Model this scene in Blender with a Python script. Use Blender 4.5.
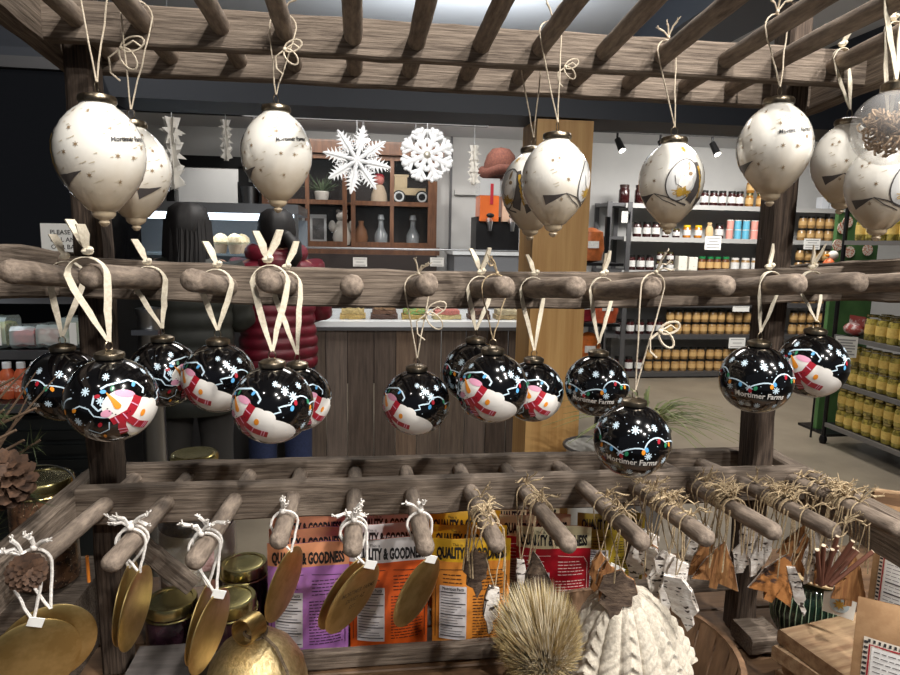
import bpy, bmesh, math, random
from mathutils import Vector, Matrix
random.seed(7)
sc = bpy.context.scene
for o in list(bpy.data.objects):
    bpy.data.objects.remove(o)
COL = sc.collection
PI = math.pi
# ------------------------------------------------------------------ camera
F = 650.0
YAW, PIT, ROLL = math.radians(7.7), math.radians(8.5), math.radians(1.15)
CAM = Vector((0, 0, 1.5))
FW = Vector((math.sin(YAW)*math.cos(PIT), math.cos(YAW)*math.cos(PIT), -math.sin(PIT)))
R0 = Vector((math.cos(YAW), -math.sin(YAW), 0)); U0 = R0.cross(FW)
RT = R0*math.cos(ROLL) + U0*math.sin(ROLL); UP = RT.cross(FW)
cd = bpy.data.cameras.new('camera'); cam = bpy.data.objects.new('camera', cd); COL.objects.link(cam)
cd.sensor_width = 36; cd.lens = F/900*36; cd.clip_start = .02; cd.clip_end = 100
M3 = Matrix((RT, UP, -FW)).transposed()
cam.matrix_world = Matrix.Translation(CAM) @ M3.to_4x4()
sc.camera = cam
def ray(x, y): return FW + RT*((x-450)/F) + UP*((337.5-y)/F)
def onY(x, y, Y): d = ray(x, y); return CAM + d*(Y/d.y)
def onX(x, y, X): d = ray(x, y); return CAM + d*(X/d.x)
def onZ(x, y, Z): d = ray(x, y); return CAM + d*((Z-1.5)/d.z)
# ------------------------------------------------------------------ light
sc.view_settings.view_transform = 'Standard'; sc.view_settings.look = 'None'
sc.view_settings.gamma = 1; sc.view_settings.use_curve_mapping = False
sc.view_settings.exposure = 0.1
W = bpy.data.worlds.new('world'); sc.world = W; W.use_nodes = True
W.node_tree.nodes['Background'].inputs[0].default_value = (.80, .86, 1, 1)
W.node_tree.nodes['Background'].inputs[1].default_value = .075
def lamp(kind, name, loc, to, e, col=(1, .95, .9), size=.1, spot=70, sy=None, blend=.6):
    l = bpy.data.lights.new(name, kind); o = bpy.data.objects.new(name, l); COL.objects.link(o)
    o.location = loc; o.rotation_euler = (Vector(to)-Vector(loc)).to_track_quat('-Z', 'Y').to_euler()
    l.energy = e; l.color = col
    if kind == 'SPOT': l.spot_size = math.radians(spot); l.spot_blend = blend; l.shadow_soft_size = size
    if kind == 'AREA':
        l.size = size
        if sy: l.shape = 'RECTANGLE'; l.size_y = sy
    return o
NEUT = (1, .955, .90); COOL = (.86, .93, 1)
lamp('SPOT', 'track_lamp_key', (.5, .10, 3.05), (.38, .85, 1.3), 105, NEUT, .035, 74)
lamp('SPOT', 'track_lamp_goods', (1.35, -.30, 3.0), (.55, .82, 1.02), 150, NEUT, .035, 56)
lamp('AREA', 'ceiling_panel_aisle', (3.0, 4.6, 3.2), (3.0, 4.6, 0), 105, NEUT, 1.2)
lamp('AREA', 'ceiling_panel_counter', (.4, 3.3, 3.2), (.5, 3.9, .6), 62, NEUT, 1.0)
lamp('AREA', 'ceiling_panel_back_shelf', (3.6, 5.6, 2.55), (3.8, 7, 1.2), 42, NEUT, 1.6, sy=.3)
lamp('AREA', 'ceiling_panel_kitchen', (.2, 6.35, 2.58), (.2, 6.9, 1.4), 26, NEUT, 2.6, sy=.3)
lamp('SPOT', 'fill_spot_snowflakes', (.3, 4.4, 3.15), (.25, 5.95, 2.1), 90, NEUT, .05, 60)  # added fill spot without a fixture, whitens the hanging snowflakes
lamp('SPOT', 'fill_spot_bulkhead', (-1.3, 1.2, 3.1), (-2.0, 3.2, 2.5), 45, NEUT, .05, 110)  # extra unseen lamp put in to lighten the dark bulkhead at left
for k_, (x_, y_, e_) in enumerate(((-.8, -.8, 10), (.55, -1.1, 84), (1.7, -.8, 98), (1.1, -1.8, 98))):
    lamp('SPOT', 'track_lamp_near_%d' % k_, (x_, y_, 3.0), (.35, .9, 1.25), e_, NEUT, .04, 75)
lamp('AREA', 'ceiling_uplight', (.7, 4.8, 2.75), (.7, 4.8, 3.3), 20, COOL, 1.4, sy=.5)
lamp('AREA', 'bakery_case_strip', (-.9, 4.34, 1.59), (-.9, 4.55, 1.2), 3, COOL, 1.1, sy=.06)
lamp('AREA', 'cold_case_strip', (-1.45, 2.66, 1.36), (-1.4, 2.6, 1.0), 1.5, COOL, .7, sy=.05)
# ------------------------------------------------------------------ materials
MATS = {}
def lin(c):
    return tuple(((x/255)/12.92 if x/255 <= .04045 else ((x/255+.055)/1.055)**2.4) for x in c)
def mat(name, rgb, rough=.6, metal=0, coat=0, rgb2=None, scale=(8, 8, 8), nscale=1.0, detail=4, bump=0, bscale=None,
        emit=0, alpha=1, spec=.5, lo=.35, hi=.65, trans=0, sheen=0, speck=None, speck_t=.62, speck_s=3.0):
    if name in MATS: return MATS[name]
    m = bpy.data.materials.new(name); m.use_nodes = True; nt = m.node_tree; N = nt.nodes; L = nt.links
    b = N['Principled BSDF']; c = lin(rgb)+(1,)
    b.inputs['Base Color'].default_value = c; b.inputs['Roughness'].default_value = rough
    b.inputs['Metallic'].default_value = metal; b.inputs['Coat Weight'].default_value = coat
    b.inputs['Coat Roughness'].default_value = .04
    b.inputs['Specular IOR Level'].default_value = spec; b.inputs['Alpha'].default_value = alpha
    b.inputs['Transmission Weight'].default_value = trans
    if sheen: b.inputs['Sheen Weight'].default_value = sheen
    if emit:
        b.inputs['Emission Color'].default_value = c; b.inputs['Emission Strength'].default_value = emit
    if rgb2 or bump or speck:
        tc = N.new('ShaderNodeTexCoord'); mp = N.new('ShaderNodeMapping'); mp.inputs['Scale'].default_value = scale
        L.new(tc.outputs['Object'], mp.inputs[0])
        oi = N.new('ShaderNodeObjectInfo'); ml = N.new('ShaderNodeMath'); ml.operation = 'MULTIPLY'; ml.inputs[1].default_value = 37.0
        L.new(oi.outputs['Random'], ml.inputs[0])
        cb = N.new('ShaderNodeCombineXYZ')
        for k in range(3): L.new(ml.outputs[0], cb.inputs[k])
        L.new(cb.outputs[0], mp.inputs['Location'])
        nz = N.new('ShaderNodeTexNoise'); nz.inputs['Scale'].default_value = nscale; nz.inputs['Detail'].default_value = detail
        nz.inputs['Roughness'].default_value = .65
        L.new(mp.outputs[0], nz.inputs['Vector'])
        col = None
        if rgb2:
            rp = N.new('ShaderNodeValToRGB'); rp.color_ramp.elements[0].position = lo; rp.color_ramp.elements[1].position = hi
            rp.color_ramp.elements[0].color = lin(rgb2)+(1,); rp.color_ramp.elements[1].color = c
            L.new(nz.outputs['Fac'], rp.inputs[0]); col = rp.outputs[0]
        if speck:
            n2 = N.new('ShaderNodeTexNoise'); n2.inputs['Scale'].default_value = nscale*speck_s; n2.inputs['Detail'].default_value = 2
            L.new(mp.outputs[0], n2.inputs['Vector'])
            r2 = N.new('ShaderNodeValToRGB'); r2.color_ramp.elements[0].position = speck_t; r2.color_ramp.elements[1].position = speck_t+.04
            L.new(n2.outputs['Fac'], r2.inputs[0])
            mx = N.new('ShaderNodeMix'); mx.data_type = 'RGBA'
            L.new(r2.outputs[0], mx.inputs[0])
            if col: L.new(col, mx.inputs[6])
            else: mx.inputs[6].default_value = c
            mx.inputs[7].default_value = lin(speck)+(1,); col = mx.outputs[2]
        if col: L.new(col, b.inputs['Base Color'])
        if bump:
            bp = N.new('ShaderNodeBump'); bp.inputs['Strength'].default_value = bump; bp.inputs['Distance'].default_value = .004
            L.new(nz.outputs['Fac'], bp.inputs['Height']); L.new(bp.outputs[0], b.inputs['Normal'])
    MATS[name] = m
    return m
WX = mat('weathered_wood_x', (146, 132, 118), .8, rgb2=(66, 56, 49), scale=(14, 320, 320), detail=7, bump=.5, lo=.3, hi=.72, spec=.25)
PEG = mat('peg_wood', (156, 141, 126), .8, rgb2=(94, 83, 75), scale=(160, 160, 30), detail=7, bump=.4, lo=.3, hi=.7, spec=.25)
BLACK = mat('black_enamel', (7, 7, 9), .12, coat=1)
PEARL = mat('pearl_glass', (236, 232, 222), .2, coat=1, rgb2=(214, 206, 190), scale=(60, 60, 240), nscale=.6, lo=.35, hi=.6)
BRONZE = mat('aged_bronze', (158, 146, 126), .32, 1, rgb2=(112, 101, 86), scale=(120, 120, 120))
BRASS = mat('brushed_brass', (214, 190, 132), .40, 1, rgb2=(190, 164, 106), scale=(30, 30, 200), lo=.4, hi=.6)
GOLD = mat('hammered_gold', (222, 202, 156), .5, 1, rgb2=(186, 164, 118), scale=(220, 220, 60), bump=.35)
LIDG = mat('gold_lid', (196, 184, 128), .25, 1)
RIBBON = mat('cream_ribbon', (226, 217, 198), .8, rgb2=(206, 195, 172), scale=(300, 300, 300), bump=.2)
CORD = mat('cream_cord', (222, 210, 190), .85, rgb2=(180, 165, 142), scale=(500, 500, 500))
TWINE = mat('jute_twine', (198, 178, 144), .9, rgb2=(142, 122, 94), scale=(400, 400, 400))
WHITEC = mat('white_cotton', (240, 236, 230), .9, rgb2=(205, 200, 194), scale=(400, 400, 400))
def flat(n, rgb, r=.45, coat=.6): return mat('paint_'+n, rgb, r, coat=coat)
# ------------------------------------------------------------------ mesh helpers
class MB:
    def __init__(s): s.v = []; s.f = []; s.m = []
    def add(s, vs, fs, mi=0):
        b = len(s.v); s.v += [tuple(p) for p in vs]
        s.f += [tuple(b+i for i in f) for f in fs]; s.m += [mi]*len(fs); return s
    def box(s, c, d, rot=None, mi=0, ch=0):
        hx, hy, hz = d[0]/2, d[1]/2, d[2]/2; c = Vector(c)
        vs = [Vector((x, y, z)) for x in (-hx, hx) for y in (-hy, hy) for z in (-hz, hz)]
        if rot: vs = [rot @ p for p in vs]
        return s.add([c+p for p in vs], [(0, 1, 3, 2), (4, 6, 7, 5), (0, 4, 5, 1), (2, 3, 7, 6), (0, 2, 6, 4), (1, 5, 7, 3)], mi)
    def plank(s, L, w, h, n=10, j=.0012, ch=.003, mi=0, seed=1):
        # rough-sawn board along X, centred, chamfered edges, wobbling section
        rg = random.Random(seed); vs = []; fs = []
        for i in range(n+1):
            x = -L/2+L*i/n; dy = rg.uniform(-j, j); dz = rg.uniform(-j, j); a, b = w/2+rg.uniform(-j, j), h/2+rg.uniform(-j, j)
            for (y, z) in ((-a+ch, -b), (a-ch, -b), (a, -b+ch), (a, b-ch), (a-ch, b), (-a+ch, b), (-a, b-ch), (-a, -b+ch)):
                vs.append((x, y+dy, z+dz))
        for i in range(n):
            for k in range(8):
                fs.append((i*8+k, i*8+(k+1) % 8, (i+1)*8+(k+1) % 8, (i+1)*8+k)[::-1])
        fs.append(tuple(range(8))); fs.append(tuple(range(n*8+7, n*8-1, -1)))
        return s.add(vs, fs, mi)
    def tube(s, pts, r, n=6, mi=0, cap=True, closed=False):
        pts = [Vector(p) for p in pts]; m = len(pts)
        rr = r if isinstance(r, (list, tuple)) else [r]*m
        t0 = (pts[1]-pts[0]).normalized(); ref = Vector((0, 0, 1)) if abs(t0.z) < .9 else Vector((1, 0, 0))
        a = t0.cross(ref).normalized(); vs = []; fs = []
        for i in range(m):
            if closed: t = pts[(i+1) % m]-pts[i-1]
            else: t = pts[min(i+1, m-1)]-pts[max(i-1, 0)]
            if t.length < 1e-9: t = t0
            t.normalize(); a = (a-t*a.dot(t))
            if a.length < 1e-6: a = t.orthogonal()
            a.normalize(); b = t.cross(a)
            for k in range(n):
                q = 2*PI*k/n; vs.append(pts[i]+(a*math.cos(q)+b*math.sin(q))*rr[i])
        e = m if closed else m-1
        for i in range(e):
            i2 = (i+1) % m
            for k in range(n): fs.append((i*n+k, i*n+(k+1) % n, i2*n+(k+1) % n, i2*n+k))
        if cap and not closed: fs += [tuple(range(n-1, -1, -1)), tuple(range((m-1)*n, m*n))]
        return s.add(vs, fs, mi)
    def lathe(s, prof, n=24, c=(0, 0, 0), mi=0, sx=1, sy=1, wob=None, M=None, cap=True):
        vs = []; fs = []; c = Vector(c); m = len(prof)
        for i, (r, z) in enumerate(prof):
            for k in range(n):
                q = 2*PI*k/n; w = wob(q, z) if wob else 1
                p = Vector((r*w*sx*math.cos(q), r*w*sy*math.sin(q), z))
                vs.append((M @ p if M else p)+c)
        for i in range(m-1):
            for k in range(n): fs.append((i*n+k, i*n+(k+1) % n, (i+1)*n+(k+1) % n, (i+1)*n+k))
        if cap and prof[0][0] > 1e-5: fs.append(tuple(range(n-1, -1, -1)))
        if cap and prof[-1][0] > 1e-5: fs.append(tuple(range((m-1)*n, m*n)))
        return s.add(vs, fs, mi)
    def ribbon(s, pts, wv, th=.0007, mi=0):
        # flat strip following pts, wv = width vector (const or list)
        pts = [Vector(p) for p in pts]; m = len(pts); vs = []; fs = []
        for i in range(m):
            w = Vector(wv[i] if isinstance(wv, list) else wv)/2
            t = (pts[min(i+1, m-1)]-pts[max(i-1, 0)]).normalized(); nn = t.cross(w)
            nn = nn.normalized()*th/2 if nn.length > 1e-9 else Vector((0, 0, th/2))
            vs += [pts[i]-w-nn, pts[i]+w-nn, pts[i]+w+nn, pts[i]-w+nn]
        for i in range(m-1):
            for k in range(4): fs.append((i*4+k, i*4+(k+1) % 4, (i+1)*4+(k+1) % 4, (i+1)*4+k))
        fs += [(3, 2, 1, 0), tuple(range((m-1)*4, m*4))]
        return s.add(vs, fs, mi)
    def prism(s, poly, th, M=None, mi=0, mside=None):
        n = len(poly); h = th/2
        vs = [Vector((x, -h, z)) for x, z in poly]+[Vector((x, h, z)) for x, z in poly]
        if M: vs = [M @ p for p in vs]
        b = len(s.v); s.v += [tuple(p) for p in vs]
        s.f += [tuple(b+i for i in range(n)), tuple(b+i for i in range(2*n-1, n-1, -1))]; s.m += [mi, mi]
        for k in range(n): s.f.append((b+k, b+n+k, b+n+(k+1) % n, b+(k+1) % n)); s.m.append(mi if mside is None else mside)
        return s
    def ball(s, c, r, n=12, mi=0, sc_=(1, 1, 1)):
        h = n//2+1
        return s.lathe([(r*math.sin(PI*i/h), -r*math.cos(PI*i/h)*sc_[2]) for i in range(h+1)], n, c, mi, sc_[0], sc_[1])
    def build(s, name, mats, parent=None, M=None, smooth=38):
        me = bpy.data.meshes.new(name); me.from_pydata(s.v, [], s.f)
        mats = mats if isinstance(mats, (list, tuple)) else [mats]
        for m in mats: me.materials.append(m)
        me.polygons.foreach_set('material_index', s.m)
        if smooth:
            me.polygons.foreach_set('use_smooth', [True]*len(me.polygons))
            bm = bmesh.new(); bm.from_mesh(me); bmesh.ops.remove_doubles(bm, verts=bm.verts, dist=1e-6)
            bmesh.ops.recalc_face_normals(bm, faces=bm.faces); bm.to_mesh(me); bm.free()
            me.set_sharp_from_angle(angle=math.radians(smooth))
        me.update()
        return mkobj(name, me, parent, M)
def WM(o):
    m = o.matrix_basis.copy()
    return WM(o.parent) @ o.matrix_parent_inverse @ m if o.parent else m
def setp(o, p): o.parent = p; o.matrix_parent_inverse = WM(p).inverted()
def mkobj(name, me, parent=None, M=None):
    o = bpy.data.objects.new(name, me); COL.objects.link(o)
    if M is not None: o.matrix_basis = M
    if parent: setp(o, parent)
    return o
def tag(o, label, cat, group=None, kind=None):
    o['label'] = label; o['category'] = cat
    if group: o['group'] = group
    if kind: o['kind'] = kind
    return o
def thing(name, label, cat, loc=(0, 0, 0), group=None, rz=0):
    o = bpy.data.objects.new(name, None); COL.objects.link(o); o.empty_display_size = .02
    o.location = loc; o.rotation_euler = (0, 0, rz)
    return tag(o, label, cat, group)
def struct(o): o['kind'] = 'structure'; return o
def ctree(o, M, label=None, group=None):
    c = o.copy(); COL.objects.link(c); c.matrix_basis = M
    if label: c['label'] = label
    if group: c['group'] = group
    def rec(src, dst):
        for ch in list(src.children):
            if ch.get('own'): continue
            d = ch.copy(); COL.objects.link(d); d.parent = dst; rec(ch, d)
    rec(o, c); return c
T = Matrix.Translation
def RX(a): return Matrix.Rotation(a, 4, 'X')
def RY(a): return Matrix.Rotation(a, 4, 'Y')
def RZ(a): return Matrix.Rotation(a, 4, 'Z')
TXT = {}
def text_mesh(s, size=1, bold=0, sx=1):
    k = (s, bold)
    if k not in TXT:
        cu = bpy.data.curves.new('t', 'FONT'); cu.body = s; cu.align_x = 'CENTER'; cu.align_y = 'CENTER'; cu.offset = bold
        cu.resolution_u = 2
        ob = bpy.data.objects.new('t', cu); COL.objects.link(ob); dg = bpy.context.evaluated_depsgraph_get()
        me = bpy.data.meshes.new_from_object(ob.evaluated_get(dg))
        TXT[k] = ([tuple(v.co) for v in me.vertices], [tuple(p.vertices) for p in me.polygons])
        bpy.data.objects.remove(ob); bpy.data.curves.remove(cu); bpy.data.meshes.remove(me)
    v, f = TXT[k]
    return [(x*size*sx, y*size) for x, y, z in v], f
def put_text(mb, s, M, size, bold=0, sx=1, mi=0):
    # flat lettering in the local XZ plane of M, facing -Y
    v, f = text_mesh(s, size, bold, sx)
    mb.add([M @ Vector((x, 0, z)) for x, z in v], f, mi)
def lines_block(mb, M, x0, x1, z0, z1, n, h, ragged=.25, seed=0, mi=0):
    rg = random.Random(seed)
    for i in range(n):
        z = z1+(z0-z1)*i/max(n-1, 1); e = x1-(x1-x0)*rg.uniform(0, ragged); x = x0
        while x < e-.001:
            w = min(rg.uniform(.004, .011), e-x)
            mb.add([M @ Vector(p) for p in ((x, 0, z), (x+w, 0, z), (x+w, 0, z+h), (x, 0, z+h))], [(0, 1, 2, 3)], mi); x += w+.0018
# ------------------------------------------------------------------ the room
FLOOR = mat('polished_concrete', (138, 128, 112), .38, rgb2=(112, 103, 90), scale=(1.2, 1.2, 1.2), nscale=2, detail=8, lo=.3, hi=.7)
WALLM = mat('grey_wall_paint', (196, 196, 194), .75, rgb2=(188, 188, 187), scale=(2, 2, 2))
CEIL = mat('ceiling_paint', (205, 206, 208), .85)
NAVY = mat('dark_soffit_paint', (52, 57, 66), .6)
DARK = mat('black_metal', (20, 20, 22), .4, .3)
DGREY = mat('grey_steel', (92, 92, 94), .45, .5)
def slab(name, a, b, m, parent=None):
    mb = MB(); c = [(a[i]+b[i])/2 for i in range(3)]; d = [abs(b[i]-a[i]) for i in range(3)]
    o = mb.box((0, 0, 0), d).build(name, m, parent, T(c), smooth=0); return o
struct(slab('floor', (-5.2, -2.2, -.1), (7.2, 7.5, 0), FLOOR))
struct(slab('ceiling', (-5.2, -2.2, 3.3), (7.2, 6.2, 3.4), CEIL))
struct(slab('ceiling_back', (-5.2, 6.2, 2.62), (7.2, 7.5, 2.72), CEIL))
struct(slab('trim_1', (-5.2, 5.9, 2.60), (7.2, 6.2, 3.3), NAVY))          # dark soffit beam
# wall_back with an opening for the kitchen window
wx0, wx1, wz0, wz1 = -1.95, -1.30, 1.55, 2.22
wb = bpy.data.objects.new('wall_back', None); COL.objects.link(wb); wb.location = (1, 7.3, 0); struct(wb)
for nm, a, b in (('wall_panel', (-5.2, 7.3, 0), (wx0, 7.4, 2.7)), ('wall_panel', (wx1, 7.3, 0), (7.2, 7.4, 2.7)),
                 ('wall_panel', (wx0, 7.3, 0), (wx1, 7.4, wz0)), ('wall_panel', (wx0, 7.3, wz1), (wx1, 7.4, 2.7))):
    slab(nm, a, b, WALLM, wb)
struct(slab('wall_left', (-5.2, -2.2, 0), (-5.1, 7.4, 3.4), WALLM))
struct(slab('wall_right', (7.1, -2.2, 0), (7.2, 7.4, 3.4), WALLM))
struct(slab('wall_kitchen', (-4, 9.2, 0), (1, 9.3, 3), WALLM))
struct(slab('ceiling_kitchen', (-4, 7.4, 2.75), (1, 9.3, 2.85), CEIL))
lamp('SPOT', 'kitchen_track_lamp', (-1.5, 8.2, 2.55), (-1.6, 9.2, 1.6), 60, NEUT, .05, 120)
w1 = bpy.data.objects.new('window_1', None); COL.objects.link(w1); w1.location = (-1.62, 7.28, wz0); struct(w1)
for a, b in (((wx0-.06, 7.24, wz1-.02), (wx1+.10, 7.32, wz1+.10)), ((wx0-.06, 7.24, wz0-.08), (wx1+.1, 7.32, wz0)),
             ((wx0-.08, 7.24, wz0), (wx0, 7.32, wz1)), ((wx1, 7.24, wz0), (wx1+.10, 7.32, wz1))):
    slab('window_frame', a, b, DARK, w1)
mb = MB().box((0, 0, 0), (wx1-wx0, .006, wz1-wz0))
GLASS = mat('clear_pane', (70, 74, 76), .03, alpha=.08, spec=.6)
mb.build('pane', GLASS, w1, T(((wx0+wx1)/2, 7.3, (wz0+wz1)/2)), smooth=0)
# panel seams of the back wall
for k, px in enumerate((451,)):
    p = onY(px, 180, 7.28); slab('conduit_seam', (p.x-.012, 7.27, .9), (p.x+.012, 7.3, 2.62), DGREY, wb)
struct(slab('trim_2', (1.0, 7.24, 2.0), (1.9, 7.3, 2.05), WALLM))
# ceiling beams on the right, dark ducts
struct(slab('trim_3', (2.2, 1.0, 3.02), (2.75, 5.9, 3.3), NAVY))
struct(slab('trim_4', (4.2, 1.0, 3.02), (4.75, 5.9, 3.3), NAVY))
struct(slab('trim_5', (1.2, 3.6, 3.14), (7.0, 3.95, 3.3), NAVY))
struct(slab('trim_6', (-5.1, 3.2, 2.2), (-1.35, 3.5, 3.3), NAVY))            # dark bulkhead over the cold case
# track rail with heads under the back ceiling
SPOTW = mat('lamp_lens', (255, 250, 240), .3, emit=9)
def track(name, x0, x1, Y, z, heads, label):
    t = thing(name, label, 'track light', ((x0+x1)/2, Y, z))
    MB().box((0, 0, 0), (x1-x0, .035, .025)).build('rail', DARK, t, T(((x0+x1)/2, Y, z)), smooth=0)
    for hx in heads:
        h = MB(); h.tube([(0, 0, 0), (0, 0, -.07)], .012, 8)
        d = Vector((.25, -.5, -.83)); h.tube([(0, 0, -.06), Vector((0, 0, -.07))+d*.13], [.03, .038], 12)
        hd = h.build('lamp_head', DARK, t, T((hx, Y, z-.012)))
        l = MB(); l.tube([Vector((0, 0, -.07))+d*.129, Vector((0, 0, -.07))+d*.134], .033, 12)
        l.build('lens', SPOTW, hd, T((hx, Y, z-.012)))
    return t
hx = [onY(p, 145, 6.45).x for p in (617, 712, 660)]
track('track_light', 1.6, 7.0, 6.45, 2.607, hx, 'black track rail with small spotlights under the pale ceiling above the jar shelving')
track('track_light', -4.5, 1.2, 6.45, 2.607, [-1.0, .0, .5], 'black track rail with small spotlights above the glazed wooden cabinet')
track('track_light', -1.72, -1.35, 8.0, 2.737, [-1.56], 'short black track light seen through the kitchen window opening')
# ------------------------------------------------------------------ the peg rack
TAN = math.tan(math.radians(4.5))
YF, YB = .872, .985
RZT = {'top': 1.747, 'mid': 1.434, 'bot': 1.149}
rack = thing('peg_rack', 'tall weathered wooden display rack with three tiers of rails and round pegs', 'rack', (.13, .93, .87))
PX = [-.335, -.259, -.171, -.095, -.012, .067, .150, .226, .312, .393, .483, .558, .640]
XL, XR = -.372, .690
def bowz(tier, x): return .011*((x-.13)/.48)**2 if tier == 'mid' else 0
TIERTAN = {'top': TAN, 'mid': .092, 'bot': TAN}
def rail(name, Y, z, seed, x0=XL, x1=XR, h=.05, w=.022, tier='top'):
    mb = MB().plank(x1-x0, w, h, 24, .0008, .0025, seed=seed); xc = (x0+x1)/2
    mb.v = [(a, b, c+bowz(tier, a+xc)) for a, b, c in mb.v]
    return mb.build(name, WX, rack, T(((x0+x1)/2, Y, z)))
PEGL = {}
def pegmesh(L, seed, R=.0128):
    rg = random.Random(seed); n = 14; vs = []; mb = MB(); prof = []
    for i in range(n+1):
        z = L*i/n; prof.append((R*(1+rg.uniform(-.035, .035)), z))
    cap = [(R*math.cos(a), L+.009*math.sin(a)) for a in (0, .35, .7, 1.05, 1.35)]+[(0, L+.0102)]
    ph = rg.uniform(0, 6); bend = rg.uniform(-.002, .002)
    mb.lathe([(0, -.001)]+prof[:-1]+cap, 14, wob=lambda q, z: 1+.03*math.sin(2*q+ph)+.02*math.sin(3*q+z*30))
    mb.v = [(x+bend*math.sin(z*12), y, z) for x, y, z in mb.v]
    return mb
for ti, tier in enumerate(('top', 'mid', 'bot')):
    z0 = RZT[tier]
    zr = z0-(.004 if tier == 'bot' else 0)
    xr_ = .664 if tier == 'bot' else XR
    fr = rail('front_rail', YF, zr, 10+ti, x1=xr_, h=.05 if tier != 'top' else .046, tier=tier)
    br = rail('back_rail', YB, zr-(YB-YF)*TAN, 20+ti, x1=xr_, h=.05 if tier != 'top' else .046, tier=tier)
    for i in range(13):
        rg = random.Random(ti*50+i)
        tipY = {'top': .655, 'mid': .675, 'bot': .668}[tier]+rg.uniform(-.008, .008)
        if tier == 'bot' and i == 3: tipY = .71
        y1 = YB-.009; L = (y1-tipY)/math.cos(math.radians(4.5))
        zz = z0+rg.uniform(-.0015, .0015)+bowz(tier, PX[i])
        d = Vector((rg.uniform(-.012, .012), -1, TIERTAN[tier])).normalized()
        q = d.to_track_quat('Z', 'X').to_matrix().to_4x4(); PEGL[(tier, i)] = (Vector((PX[i], YF, zz)), d)
        pegmesh(L, ti*50+i, (.0115, .0122, .0108)[ti]).build('peg', PEG, fr, T(Vector((PX[i], YF, zz))-d*((y1-YF)/abs(d.y))) @ q, smooth=60)
    for sx, x in ((-1, XL-.013), (1, xr_+.013)):
        yc, L = (.74, .56)
        zc = z0+(YF-yc)*TAN+.002+bowz(tier, x); tl = 4.5
        if tier == 'bot': zc, tl = 1.163-.029, 0
        MB().plank(L, .026, .058, 14, .001, .003, seed=31+ti*2+sx).build('side_arm', WX, rack, T((x, yc, zc)) @ RZ(PI/2) @ RY(math.radians(tl)))
for i, x in enumerate((-.356, .622)):
    p = MB().plank(.97, .046, .034, 16, .0012, .004, seed=70+i).build('post', mat('post_wood', (96, 82, 71), .8, rgb2=(46, 38, 33), scale=(14, 300, 300), detail=7, bump=.5, spec=.25), rack, T((x, .929, .8735+.485)) @ RY(-PI/2))
    if i: MB().plank(.052, .060, .03, 4, .0012, .005, seed=80+i).build('foot', WX, rack, T((x-.004, .876, .8895)))
# lower back stretcher and a diagonal brace
MB().plank(.22, .02, .022, 6, .001, .003, seed=90).build('stretcher', WX, rack, T((.50, .94, .945)))
b0, b1 = Vector((-.325, .925, 1.07)), Vector((-.245, .92, .995))
MB().plank((b1-b0).length, .018, .026, 8, .001, .003, seed=91).build('brace', WX, rack, T((b0+b1)/2) @ (b1-b0).to_track_quat('X', 'Z').to_matrix().to_4x4())
def pegz(tier, Y, X=.13): return RZT[tier]+(YF-Y)*TIERTAN[tier]+bowz(tier, X)
def pegat(tier, X, Y):
    # centre point at depth Y of the peg nearest to X, and its radius
    i = min(range(13), key=lambda k: abs(PX[k]-X)); p, d = PEGL[(tier, i)]; c = p+d*((Y-p.y)/d.y)
    return c.x, c.z, {'top': .0115, 'mid': .0122, 'bot': .0108}[tier]*1.06+.0022
# display table under everything
TZ = .87
TABW = mat('table_wood', (120, 92, 66), .6, rgb2=(84, 62, 44), scale=(4, 60, 60), detail=6, bump=.3)
tb = thing('display_table', 'brown plank display table standing under the peg rack', 'table', (.2, .85, 0))
for k in range(7):
    y0 = .46+k*.105
    MB().plank(2.3, .102, .03, 6, .0008, .002, seed=100+k).build('plank', TABW, tb, T((.2, y0+.051, TZ-.015)))
for x in (-.85, 1.25):
    for y in (.52, 1.12): MB().box((0, 0, 0), (.07, .07, TZ-.03)).build('leg', TABW, tb, T((x, y, (TZ-.03)/2)))
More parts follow.
